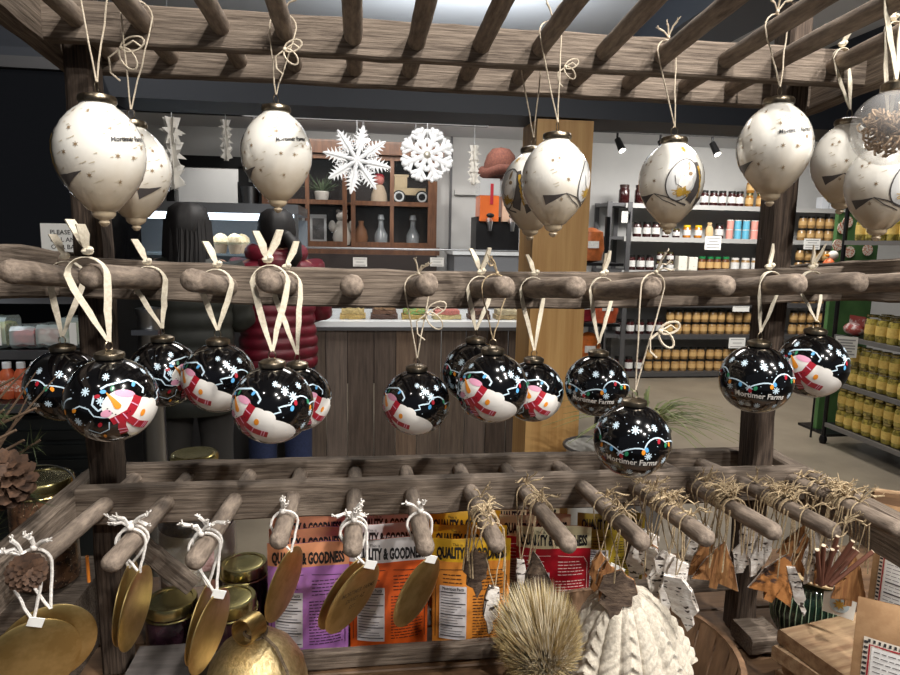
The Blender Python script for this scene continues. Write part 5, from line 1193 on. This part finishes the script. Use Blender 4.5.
# ------------------------------------------------------------------ pine branch and cones at the left edge
CONE = mat('pine_cone', (92, 66, 48), .8, rgb2=(54, 38, 28), scale=(80, 80, 80)); NEED = mat('pine_needle', (74, 84, 50), .6, rgb2=(48, 58, 34), scale=(40, 40, 40))
def cone(p, R, L, label, d=(0, -.3, 1)):
    t = thing('pine_cone', label, 'pine cone', p); mb = MB(); q0 = Vector(d).normalized().to_track_quat('Z', 'Y').to_matrix().to_4x4(); M = T(p) @ q0
    for i in range(70):
        u = i/69; a = i*2.39996; z = (-.5+u)*L; r = R*math.sin(PI*(.10+.84*u))**.7; c, s = math.cos(a), math.sin(a); w = R*.26*(1-.4*u)
        b = Vector((c*r*.45, s*r*.45, z)); e = Vector((c*r, s*r, z+R*.22)); sd = Vector((-s, c, 0))*w
        mb.add([M @ v for v in (b-sd*.5, b+sd*.5, e+sd, e+Vector((c*R*.12, s*R*.12, R*.05)), e-sd, (b+e)/2+Vector((0, 0, -R*.12)))], [(0, 1, 2, 3, 4), (1, 0, 5), (2, 1, 5), (3, 2, 5), (4, 3, 5), (0, 4, 5)])
    mb.build('scales', CONE, t, smooth=0)['kind'] = 'stuff'
    MB().lathe([(0, -.48*L), (R*.5, -.4*L), (R*.6, 0), (R*.3, .42*L), (0, .46*L)], 12).build('core', CONE, t, M)
CONE_C = onY(4, 482, .69)
cone(CONE_C, .028, .066, 'large brown pine cone beside the pine needles at the left edge', (.3, -.6, .7))
cone(onY(26, 572, .62), .0165, .034, 'smaller pine cone just above the big brass discs', (.5, -.7, .3))
pb_ = thing('pine_branch', 'green pine branch with long bare twigs at the left edge', 'branch', (-.47, .74, TZ)); rg = random.Random(12)
st = MB(); nd = MB(); base = Vector((-.50, .82, TZ+.004))
tips = [onY(14, 378, .74), onY(36, 408, .74), onY(4, 410, .72), onY(16, 430, .72), onY(24, 440, .74), onY(36, 500, .78), onY(20, 525, .78), onY(40, 440, .80)]
for p in tips:
    if p.z < 1.185: p.x = min(p.x, -.425)
for p in tips:
    m_ = Vector((min(p.x-.02, -.44), p.y, max(p.z-.04, 1.215) if p.x > -.42 else p.z-.05)); st.tube([base, m_, p], [.004, .003, .0015], 6)
    d0 = (p-m_).normalized()
    for k in range(38):
        u = rg.random()*.03; d = (d0*rg.uniform(.1, 1)+Vector((rg.gauss(0, 1), rg.gauss(0, 1), rg.gauss(0, 1)))*.55).normalized(); b = p-d0*u
        if (b-CONE_C).length < .062 or (b-onX(65, 385, PX[0]-.01)).length < .082: continue
        s = d.orthogonal().normalized()*.0007
        e = b+d*rg.uniform(.018, .032); nd.add([b-s, b+s, e, b+d.cross(s)*.9], [(0, 1, 2), (1, 3, 2), (3, 0, 2)])
for a_, b_ in (((0, 430), (36, 372)), ((0, 445), (60, 372)), ((0, 400), (30, 366)), ((4, 448), (28, 396))):
    st.tube([onY(a_[0]-10, a_[1]+8, .74), onY((a_[0]+b_[0])/2, (a_[1]+b_[1])/2-2, .74), onY(*b_, .74)], [.0015, .0011, .0005], 5)
st.build('twig', mat('twig_bark', (104, 84, 66), .8), pb_)['kind'] = 'stuff'; nd.build('needles', NEED, pb_, smooth=0)['kind'] = 'stuff'
# ------------------------------------------------------------------ brass disc ornaments
def disc(pi, Y, yaw, tilt, z, R, label, dx=0, text=False, tagc=True, seed=0, kind='cotton', dish=1):
    X = PX[pi]+dx; t = thing('brass_disc', label, 'ornament', (X, Y, z), 'brass disc ornaments on the lower pegs')
    M = T((X, Y, z)) @ RY(tilt) @ RZ(face(X, Y)+yaw) @ RX(.06)
    prof = [(0, .0016), (R*.8, .0016), (R*.97, .0004), (R, -.0002), (R, -.0012), (R*.96, -.0010), (R*.8, .0002), (0, .0002)]
    MB().lathe(prof, 44).build('disc', BRASS, t, M @ RX(PI/2))
    if text:
        mb = MB()
        for k, s in enumerate(('MORTIMER FARMS', 'DEWEY AZ', 'EST.')): put_text(mb, s, M @ RY(.0) @ T((0, -.0021, .012-.011*k)), .0088-.0006*k, .01, .9)
        mb.build('engraving', mat('engraved_dark', (84, 64, 34), .6), t, smooth=0)['kind'] = 'stuff'
    top = M @ Vector((0, 0, R*.93)); hang(t, top, 'bot', PX[pi], Y, kind, 3, seed=seed)
    if tagc: MB().box((0, 0, 0), (.014, .001, .010)).build('price_tag', CARD, t, T(top+Vector((.004, -.004, .004))) @ RY(.4) @ RZ(.3), smooth=0)
DR = .046
disc(0, .655, .10, .12, 1.068, DR, 'large brass disc facing front at the lower left corner', dx=.0, seed=1)
disc(0, .675, .06, .10, 1.072, DR, 'brass disc mostly behind the lower left corner disc', dx=.008, seed=2, tagc=False)
disc(1, .725, 1.16, .06, 1.080, DR, 'brass disc turned edgewise by the left post, right of its pair', dx=.004, seed=3, tagc=False)
disc(1, .735, 1.25, .04, 1.081, DR, 'brass disc turned edgewise by the left post, left of its pair', dx=-.010, seed=4, tagc=False)
disc(2, .70, 1.08, .10, 1.062, DR, 'brass disc with price tag turned edgewise beside the gold bell', dx=.002, seed=5)
disc(2, .712, 1.20, .10, 1.066, DR, 'brass disc half hidden behind the tagged edgewise disc', dx=-.010, seed=6, tagc=False)
disc(3, .765, 1.08, .12, 1.078, DR, 'brass disc mirroring orange before the lilac pouches', dx=.0, seed=7, tagc=False)
disc(4, .718, .92, .32, 1.082, DR, 'engraved brass disc tilted between the lilac and orange pouches', dx=.001, text=True, seed=8)
disc(4, .732, .98, .32, 1.080, DR, 'brass disc peeping out behind the engraved one', dx=-.010, seed=9, tagc=False)
disc(5, .745, .98, .22, 1.070, DR, 'brass disc hanging before the orange pouches, rightmost of the brass ones', dx=.0, seed=10)
# ------------------------------------------------------------------ bark and wood ornaments on jute
BARKF = mat('inner_bark', (192, 140, 88), .75, rgb2=(142, 94, 56), scale=(240, 240, 24), detail=6, bump=.5)
BARKD = mat('dark_bark', (112, 94, 78), .85, rgb2=(62, 48, 40), scale=(60, 60, 160), detail=6, bump=.6)
BIRCH = mat('birch_bark', (240, 236, 230), .8, rgb2=(204, 194, 184), scale=(60, 60, 150), speck=(64, 54, 48), speck_t=.60, speck_s=1.4, bump=.5)
TREE = [(.02, 1), (.26, .60), (.12, .58), (.44, .18), (.24, .18), (.58, -.24), (.36, -.22), (.70, -.68), (.13, -.58), (.12, -.82), (-.12, -.80), (-.13, -.58), (-.68, -.66), (-.34, -.22), (-.56, -.22), (-.22, .18), (-.42, .20), (-.12, .58), (-.24, .60)]
LEAF = [(0, 1), (.18, .78), (.40, .70), (.30, .45), (.55, .25), (.32, .05), (.46, -.25), (.20, -.35), (.22, -.62), (.02, -1), (-.14, -.60), (-.36, -.42), (-.22, -.15), (-.50, .08), (-.28, .28), (-.42, .58), (-.16, .70)]
CURL = [(-.3, 1), (.2, .92), (.34, .4), (.22, .1), (.36, -.3), (.12, -.5), (.16, -.8), (-.06, -1.0), (-.2, -.55), (-.36, -.3), (-.24, .1), (-.40, .5)]
BY, QB = {}, []
def bark(*a, **k): QB.append((a, k))
def hang_barks():
    # each piece hangs straight below its peg; pieces sharing a peg keep a gap along it
    for pi in range(6, 13):
        L = sorted((max(.674, onX(a[2], a[3], PX[pi]).y), k['seed']) for a, k in QB if a[0] == pi); last = .65
        for y, sd in L: last = max(y, last+.021); BY[sd] = last
        over = last-.845
        if over > 0:
            for q, (y, sd) in enumerate(L): BY[sd] = .674+(BY[sd]-.674)*(.845-.674)/(last-.674)
    for a, k in QB: _bark(*a, **k)
def _bark(pi, Y, px, py, shape, hgt, wid, yaw, tilt, label, front=BARKF, back=BIRCH, th=.005, seed=0, bow=5, bend=0):
    dxp = random.Random(seed+7).uniform(-.004, .004); Y = BY[seed]; c = onY(px, py, Y); c.x = PX[pi]+dxp; wid = min(wid, .042 if shape == 't' else .048); yaw = max(-.3, min(.3, yaw)); tilt = max(-.35, min(.35, tilt)); bend = min(bend, 2.5); c.z = min(onX(px, py, c.x).z if abs(px-450) > 60 else c.z, 1.104-hgt*1.1)
    if pi in (8, 9) and Y > .70: c.z = max(c.z, 1.100-hgt*1.1)
    nm = {'t': 'wooden_tree', 'l': 'bark_leaf', 'c': 'birch_curl'}[shape]; t = thing(nm, label, 'ornament', c, 'bark ornaments on the lower right pegs')
    poly = {'t': TREE, 'l': LEAF, 'c': CURL}[shape]; rg = random.Random(seed+99)
    poly = [((x+rg.uniform(-.04, .04))*wid, (z+rg.uniform(-.03, .03))*hgt) for x, z in poly]
    M = T(c) @ RY(tilt) @ RZ(face(c.x, Y)+yaw)
    def cut(mb):
        bm = bmesh.new(); vv = [bm.verts.new(p) for p in mb.v]
        for f in mb.f: bm.faces.new([vv[i] for i in f])
        bmesh.ops.triangulate(bm, faces=[f for f in bm.faces if len(f.verts) > 4]); bmesh.ops.subdivide_edges(bm, edges=bm.edges[:], cuts=1)
        bm.verts.index_update(); out = MB(); out.v = [tuple(M @ Vector((v.co.x, v.co.y+bend*(v.co.x**2-v.co.z**2*.4), v.co.z))) for v in bm.verts]; out.f = [tuple(v.index for v in f.verts) for f in bm.faces]; out.m = [0]*len(out.f); bm.free(); return out
    cut(MB().prism(poly, th*.6, T((0, -th*.2, 0)))).build('wood_face', front, t, smooth=25)
    cut(MB().prism([(x*1.03, z*1.02) for x, z in poly], th*.4, T((0, th*.3, 0)))).build('bark_back', back, t, smooth=25)
    hang(t, M @ Vector((0, 0, hgt*.86)), 'bot', PX[pi]+dxp*.3, Y, 'twine', bow, seed=seed, spread=rg.uniform(-.002, .004))
    return t
bark(6, .705, 477, 572, 'l', .036, .034, .5, -.05, 'brown bark leaf hanging in front of the yellow pouch', BARKD, BARKF, seed=201, bend=6)
bark(6, .695, 492, 590, 'c', .030, .024, .4, .1, 'white birch bark curl beside the brown leaf on the yellow pouch', BIRCH, BARKD, seed=202, bend=8)
bark(7, .72, 519, 575, 'c', .036, .022, .5, -.1, 'white birch bark curl hanging before the red pouch', BIRCH, BARKD, seed=203, bend=8)
bark(7, .74, 534, 562, 't', .036, .030, .6, -.15, 'dark bark tree shape hanging before the red pouch', BARKD, BIRCH, seed=204)
bark(8, .70, 598, 586, 'l', .036, .026, 1.1, .05, 'brown bark slice seen edgewise over the knit hat, left one', BARKF, BIRCH, seed=205)
bark(8, .69, 608, 584, 'l', .036, .026, 1.2, .0, 'brown bark slice seen edgewise over the knit hat, right one', BARKF, BIRCH, seed=206)
bark(8, .75, 618, 550, 'l', .034, .046, .2, .2, 'broad grey brown bark leaf above the knit hat', BARKD, BARKF, seed=207, bend=5)
bark(9, .76, 640, 552, 'l', .038, .030, .9, .1, 'dark curled bark leaf right of the broad grey one', BARKD, BARKF, seed=208, bend=9)
bark(9, .70, 656, 582, 'l', .036, .026, .8, -.1, 'reddish brown bark leaf with pale edge above the knit hat', BARKF, BIRCH, seed=209)
bark(9, .73, 672, 560, 'c', .036, .040, .3, .5, 'large white birch bark piece left of the wooden trees', BIRCH, BIRCH, seed=210, bend=7)
bark(9, .80, 662, 540, 'c', .032, .044, -.2, -.6, 'white birch bark piece behind the dark curled leaf', BIRCH, BIRCH, seed=211, bend=6)
bark(10, .78, 690, 545, 'c', .045, .050, .2, .9, 'white birch bark piece hanging behind the first wooden tree', BIRCH, BIRCH, seed=212, bend=8)
bark(10, .70, 713, 562, 't', .038, .046, .1, .15, 'tan wooden tree slice with grooves, largest of the wooden trees', BARKF, BIRCH, seed=213)
bark(10, .73, 703, 556, 't', .036, .040, .4, -.1, 'tan wooden tree slice peeping out behind the largest one', BARKF, BIRCH, seed=214)
bark(11, .70, 776, 578, 't', .040, .050, .2, .55, 'patchy bark tree slice above the cream jug lid', mat('patchy_bark', (182, 122, 66), .75, rgb2=(86, 62, 52), scale=(40, 40, 80), lo=.40, hi=.48, bump=.5), BIRCH, seed=215)
bark(11, .74, 800, 580, 'c', .038, .020, .6, -.5, 'rolled birch bark strip between the wooden trees', BIRCH, BARKF, seed=216, bend=12)
bark(11, .80, 762, 556, 'c', .032, .03, .3, .4, 'small birch bark piece behind the twig bundle', BIRCH, BIRCH, seed=217, bend=7)
bark(12, .72, 812, 562, 't', .038, .034, .3, -.12, 'plain tan wooden tree slice, left of the right hand three', BARKF, BIRCH, seed=218)
bark(12, .70, 832, 570, 't', .038, .030, .7, -.25, 'plain tan wooden tree slice, middle of the right hand three', BARKF, BIRCH, seed=219)
bark(12, .69, 852, 576, 't', .038, .030, .9, .05, 'plain tan wooden tree slice, right of the right hand three', BARKF, BIRCH, seed=220)
bark(12, .80, 818, 530, 'c', .040, .044, .1, .8, 'white birch bark piece high between the two rightmost pegs', BIRCH, BIRCH, seed=221, bend=6)
bark(12, .82, 800, 548, 't', .034, .030, .2, .3, 'reddish wooden tree slice far back under the rightmost pegs', BARKF, BIRCH, seed=222)
for k, (pi, Y, px, py, h_, w_, a_, l_) in enumerate(((9, .77, 652, 534, .042, .05, .7, 'pale birch bark scrap high between the middle and right pegs'), (9, .70, 684, 572, .040, .045, -.5, 'pale birch bark scrap low beside the largest wooden tree'), (10, .82, 704, 528, .04, .05, .2, 'pale birch bark scrap far back above the largest wooden tree'), (9, .72, 668, 584, .034, .04, 1.0, 'pale birch bark scrap resting over the knit hat'), (11, .82, 748, 540, .04, .05, .4, 'pale birch bark scrap behind the cut twigs'), (12, .80, 842, 540, .036, .04, -.3, 'pale birch bark scrap behind the right hand wooden trees'))):
    bark(pi, Y, px, py, 'c', h_, w_, a_*.4, a_, l_, BIRCH, BIRCH, seed=250+k, bend=9)
hang_barks()
tw = thing('twig_bundle', 'bundle of cut twigs with pale ends between the wooden trees', 'ornament', onY(745, 565, .72)); c = onY(757, 572, .66); c.x = PX[11]-.012; rg = random.Random(31)
for k in range(9):
    a = -.5+k*.17; d = Vector((math.sin(a)*.8, rg.uniform(-.3, -.1), math.cos(a))).normalized(); b = c+Vector((rg.uniform(-.006, .006), rg.uniform(-.004, .004), -.02)); L = rg.uniform(.05, .068)
    q = MB().tube([b, b+d*L], .0026, 8).build('twig', mat('red_twig', (108, 66, 50), .7), tw); MB().tube([b+d*(L-.0002), b+d*(L+.0008)], .0024, 8).build('cut_end', mat('pale_cut', (214, 196, 168), .8), q)
hang(tw, c+Vector((0, 0, .035)), 'bot', PX[11], .66, 'twine', 5, seed=232)
# frayed jute bunches on the pegs
def fray(pi, Y, n, seed, s=.022):
    rg = random.Random(seed); px_, pz_, pr_ = pegat('bot', PX[pi], Y); pr_ += .0012; z = pz_+pr_; c = Vector((px_, Y, z)); mb = MB()
    for k in range(n):
        a = rg.uniform(0, 2*PI); d = Vector((math.cos(a), math.sin(a)*.8, rg.uniform(.15, 1.1))).normalized(); b = c+Vector((rg.uniform(-.006, .006), rg.uniform(-.016, .016), .002)); L = rg.uniform(.4, 1)*s
        mb.tube([b, b+d*L*.5+Vector((0, 0, .003)), b+d*L+Vector((rg.uniform(-.004, .004), 0, -.004))], [.0011, .0008, .0003], 4)
    for k in range(n//4):
        y = Y+rg.uniform(-.02, .02); ax_, az_, ar_ = pegat('bot', PX[pi], y); ar_ += .0013; mb.tube([(ax_+ar_*math.cos(q), y+.002*q, az_+ar_*math.sin(q)) for q in [PI*1.1*i/8-.15 for i in range(9)]], .0011, 5)
    for k in range(n//4):
        y = Y+rg.uniform(-.04, .04); sx = rg.choice((-1, 1)); L = rg.uniform(.04, .10); ax_, z0, ar_ = pegat('bot', PX[pi], y); x = ax_+sx*(ar_+.0015)
        mb.tube([(x, y, z0+.004), (x+sx*.003+rg.uniform(-.001, .003)*sx, y, z0-L*.5), (x+rg.uniform(0, .008)*sx, y+rg.uniform(-.004, .004), z0-L)], .0010, 4)
    o = tag(mb.build('jute_bunch', TWINE, None), 'frayed jute knots on the lower peg, %s' % {6: 'over the yellow pouch', 7: 'over the red pouch', 8: 'left of the lowest black ball', 9: 'under the lowest black ball', 10: 'over the large wooden tree', 11: 'over the patchy bark tree', 12: 'nearest the right arm'}[pi], 'twine', 'frayed jute on the pegs', 'stuff')
for pi, Y, n, sd in ((6, .74, 26, 1), (7, .78, 14, 2), (8, .72, 10, 3), (9, .76, 24, 4), (10, .77, 60, 5), (11, .76, 60, 6), (12, .76, 70, 7)): fray(pi, Y, n, sd, .020 if pi < 10 else .030)
# ------------------------------------------------------------------ basket of hats
BK = Vector((.338, .735, TZ)); BKW = mat('basket_wood', (134, 104, 78), .7, rgb2=(96, 72, 52), scale=(60, 60, 8), bump=.3)
ba = thing('round_basket', 'round wooden splint basket holding the hats', 'basket', BK); BH = .115
for k in range(26):
    a = 2*PI*k/26; r0, r1 = .112, .136; w = .0145; d0, s = Vector((math.cos(a), math.sin(a), 0)), Vector((-math.sin(a), math.cos(a), 0)); mb = MB(); vs = []
    for z, r in ((.003, r0), (BH, r1)):
        for t_ in (0, .003): vs += [BK+d0*(r+t_)-s*w*r/r1+Vector((0, 0, z)), BK+d0*(r+t_)+s*w*r/r1+Vector((0, 0, z))]
    mb.add(vs, [(0, 1, 5, 4), (2, 6, 7, 3), (0, 4, 6, 2), (1, 3, 7, 5), (4, 5, 7, 6), (0, 2, 3, 1)]); mb.build('splint', BKW, ba, smooth=0)
MB().lathe([(0, 0), (.112, 0), (.112, .004), (0, .004)], 26).build('bottom', BKW, ba, T(BK+Vector((0, 0, .001))))
for z, r in ((BH-.008, .142), (.03, .121)): MB().lathe([(r-.006, z-.009), (r, z-.009), (r+.001, z+.009), (r-.006, z+.009), (r-.006, z-.009)], 40, cap=False).build('hoop', BKW, ba, T(BK))
KN = mat('cream_knit', (214, 206, 190), .95, rgb2=(182, 172, 156), scale=(260, 260, 160), bump=.5, sheen=.3)
hc = Vector((.347, .755, TZ+.046)); ht = thing('cable_knit_hat', 'cream cable knit hat lying in the round basket', 'hat', hc)
NC = 16
def cable(q, z):
    k = q*NC/(2*PI); fr = k-math.floor(k); odd = int(math.floor(k)) % 2; b = abs(math.sin(PI*fr))
    b = b**.55
    if odd: return 1+.14*b+.050*math.sin(PI*2*(abs(fr-.5)*1.6+z*62))*b
    return 1+.09*b+.030*math.sin(PI*2*(fr*1.5-z*70))*b
MB().lathe([(.074, .03)]+[(.080*(1-.62*(i/44)**1.25)*(1-(i/44)**9)**.5+.002, .035+.112*i/44) for i in range(44)]+[(0, .148)], 264, wob=cable, sy=.82).build('crown', KN, ht, T(hc) @ RY(-.10) @ RX(.10))
MB().lathe([(.074, -.018), (.084, -.012), (.087, .012), (.084, .034), (.074, .040)], 220, wob=lambda q, z: 1+.025*math.sin(55*q), sy=.82).build('ribbed_brim', KN, ht, T(hc) @ RY(.12) @ RX(.10))
fc = onY(543, 656, .665); fu = thing('fur_pompom', 'tan faux fur pompom lying in front of the basket', 'pompom', fc); rg = random.Random(77)
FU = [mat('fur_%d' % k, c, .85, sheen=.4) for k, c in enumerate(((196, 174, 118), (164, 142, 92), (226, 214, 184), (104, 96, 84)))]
mbs = MB(); ax = Vector((-.28, -.1, 1)).normalized()
for k in range(7000):
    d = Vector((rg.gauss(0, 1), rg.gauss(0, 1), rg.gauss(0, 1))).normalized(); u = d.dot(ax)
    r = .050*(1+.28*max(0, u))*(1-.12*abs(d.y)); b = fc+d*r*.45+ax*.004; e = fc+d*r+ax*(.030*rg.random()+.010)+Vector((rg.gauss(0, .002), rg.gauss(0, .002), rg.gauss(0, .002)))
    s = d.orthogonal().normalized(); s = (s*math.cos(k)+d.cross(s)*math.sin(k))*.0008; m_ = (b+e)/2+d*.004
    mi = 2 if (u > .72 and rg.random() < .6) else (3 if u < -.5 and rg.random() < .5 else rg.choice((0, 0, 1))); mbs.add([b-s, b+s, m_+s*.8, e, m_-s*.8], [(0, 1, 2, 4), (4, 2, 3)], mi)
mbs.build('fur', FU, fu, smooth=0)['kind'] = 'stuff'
MB().ball((0, 0, 0), .030, 14).build('core', FU[1], fu, T(fc))
tg = tag(MB().box((0, 0, 0), (.07, .05, .0012)).build('paper_tag', CARD, None, T((fc.x-.035, fc.y-.01, .958)) @ RZ(-.5) @ RX(.25)), 'white paper tag sticking out under the fur pompom', 'tag')
tg2 = tag(MB().prism([(-.012, -.016), (.016, -.016), (.016, .02)], .001).build('paper_tag', CARD, None, T(onY(537, 595, .84)) @ RZ(.2)), 'small white pointed tag at the basket rim', 'tag')
tg3 = tag(MB().plank(.024, .001, .030, 2, 0, .0003).build('paper_tag', CARD, None, T(onY(613, 575, .80)) @ RY(.5)), 'white hat tag below the grey brown bark leaf', 'tag')
# ------------------------------------------------------------------ boards, jug, kraft bags on the right
LB = [mat('board_wood_%d' % k, c, .6, rgb2=d, scale=(12, 90, 90), detail=5) for k, (c, d) in enumerate((((198, 172, 138), (150, 118, 88)), ((184, 156, 122), (140, 108, 80))))]
bo = Vector((.684, .738, TZ+.002))
for k in range(4):
    o = MB().plank(.155, .13, .021, 6, .0003, .003, seed=360+k).build('serving_board', LB[k % 2], None, T(bo+Vector((.010*(k % 2)-.006*k, .006*((k+1) % 2), .0115+k*.0225))) @ RZ(.20+.05*(k % 3)))
    tag(o, 'pale wooden serving board, %s in the stack of four' % ('lowest', 'second from bottom', 'second from top', 'topmost')[k], 'board', 'stacked wooden boards at the right')
jx = onY(778, 640, .875); jg = thing('ribbed_jug', 'dark green ribbed glass jug with a cream saucer lid', 'jug', (.712, .888, TZ)); P = T((.712, .888, TZ+.002)) @ Matrix.Diagonal((.86, .86, 1.12, 1))
MB().lathe([(0, 0), (.040, 0), (.058, .02), (.064, .05), (.060, .075), (.046, .095), (.034, .102), (0, .102)], 96, wob=lambda q, z: 1+.028*(abs(math.sin(16*q))-.5)).build('ribbed_body', mat('green_glass', (26, 48, 38), .12, coat=1), jg, P)
for k in range(40):
    q = 2*PI*k/40; MB().tube([(r*1.012*math.cos(q), r*1.012*math.sin(q), z) for r, z in ((.050, .012), (.060, .026), (.0655, .05), (.0612, .074), (.050, .090))], .0009, 5).build('rib_stripe', mat('pale_rib', (150, 166, 138), .4), jg, P)
ld = MB().lathe([(0, .100), (.030, .100), (.062, .104), (.064, .107), (.040, .114), (.026, .120), (.024, .135), (.018, .142), (0, .144)], 40).build('saucer_lid', mat('cream_wood', (226, 204, 164), .5, rgb2=(206, 180, 136), scale=(20, 60, 60)), jg, P @ T((.012, -.01, 0)))
tx = onY(840, 600, .76); wt = thing('star_tag', 'white hanging tag with a gold star burst beside the jug lid', 'tag', tx)
MB().prism([(-.020, -.022), (.018, -.024), (.020, .008), (.006, .012), (.0, .026), (-.006, .010), (-.020, .006)], .002).build('tag_body', mat('tag_white', (232, 230, 222), .6), wt, T(tx) @ RZ(face(tx.x, tx.y)))
mb = MB(); mb.tube([(0, -.0016, -.006), (0, -.0012, -.006)], .012, 20); mb.build('disc', mat('tag_blue', (186, 202, 208), .6), wt, T(tx) @ RZ(face(tx.x, tx.y)))
mb = MB(); vs = [Vector((0, -.002, -.006))]+[Vector((math.cos(PI*k/8)*(.009 if k % 2 == 0 else .004), -.002, -.006+math.sin(PI*k/8)*(.009 if k % 2 == 0 else .004))) for k in range(16)]
mb.add(vs, [(0, 1+k, 1+(k+1) % 16) for k in range(16)]); mb.build('star_burst', OCHRE, wt, T(tx) @ RZ(face(tx.x, tx.y)), smooth=0)
KRAFT = mat('kraft_paper', (176, 140, 102), .75, rgb2=(158, 122, 86), scale=(60, 60, 60))
def kraft(x, y, rz, label, w=.135, h=.22, z=PZ):
    f = Pouch(w, h, .022); t = thing('kraft_bag', label, 'bag', (x, y, z), 'kraft bags at the right edge'); M = T((x, y, z)) @ RZ(rz) @ RX(-.10); mb = MB(); nx, nz = 12, 14
    for back in (0, 1):
        vs = []
        for j in range(nz+1):
            for i in range(nx+1):
                X, Z = -w/2+w*i/nx, h*j/nz; p = f(X, Z, .0008); vs.append((X, -p.y if back else p.y, Z))
        fs = [(j*(nx+1)+i, j*(nx+1)+i+1, (j+1)*(nx+1)+i+1, (j+1)*(nx+1)+i) for j in range(nz) for i in range(nx)]; mb.add(vs, [q[::-1] if back else q for q in fs])
    mb.build('bag_body', KRAFT, t, M, smooth=70)
    D = Decal(f); D.rect(-w*.43, w*.43, h*.05, h*.80, .0012); D.build('label_border', mat('check_white', (224, 214, 200), .6), t, M, smooth=0)
    D = Decal(f); 
    for s in (-1, 1):
        for k in range(26): z0 = h*(.055+.0285*k); D.stroke([(s*w*.412, z0), (s*w*.412, z0+h*.014)], w*.03, .0020, 1)
    for k in range(22): x0 = -w*.40+w*.0375*k; D.stroke([(x0, h*.785), (x0+w*.018, h*.785)], h*.018, .0020, 1)
    D.build('check_pattern', INKF, t, M, smooth=0)['kind'] = 'stuff'
    D = Decal(f); D.stroke([(-w*.385, h*.06), (-w*.385, h*.765), (w*.385, h*.765), (w*.385, h*.06)], .0016, .0020, 6); D.build('red_line', RED, t, M, smooth=0)
    D = Decal(f); D.rect(-w*.37, w*.37, h*.06, h*.755, .0016); D.build('label', mat('label_paper', (226, 224, 222), .6), t, M, smooth=0)
    D = Decal(f); rg = random.Random(int(x*1000))
    for k in range(26):
        zz = h*(.735-.026*k); xx = -w*.35
        if k in (11, 14): D.stroke([(-w*.35, zz), (w*.35, zz)], .0022, .0022, 6); continue
        while xx < w*(.34-.1*rg.random()): l = rg.uniform(.004, .011); D.stroke([(xx, zz), (min(xx+l, w*.35), zz)], .0009, .0022, 2); xx += l+.0016
    D.build('label_print', mat('label_ink', (78, 74, 78), .6), t, M, smooth=0)['kind'] = 'stuff'
pk1 = onY(908, 640, .59); pk2 = onY(904, 590, .84)
kraft(pk1.x+.026, .59, -.62, 'kraft paper bag with checked border label, front one at the right edge', z=PZ+.0)
kraft(pk2.x+.030, .84, -.80, 'kraft paper bag with checked border label, rear one at the right edge')
tp = onY(890, 492, 1.12); ty = thing('slatted_tray', 'brown tray with cream edging beyond the right rack arm', 'tray', (tp.x, 1.12, TZ))
for dz, m_ in ((0, LB[0]), (-.016, TABW), (-.03, LB[0])): MB().plank(.16, .008, .006 if m_ is LB[0] else .026, 6, .0003, .001, seed=390).build('edge_slat', m_, ty, T((tp.x+.04, 1.12, tp.z-.005+dz)) @ RY(.14))
MB().box((0, 0, 0), (.10, .06, tp.z-.04-TZ)).build('stand', TABW, ty, T((tp.x+.05, 1.12, (tp.z-.04+TZ)/2)), smooth=0)
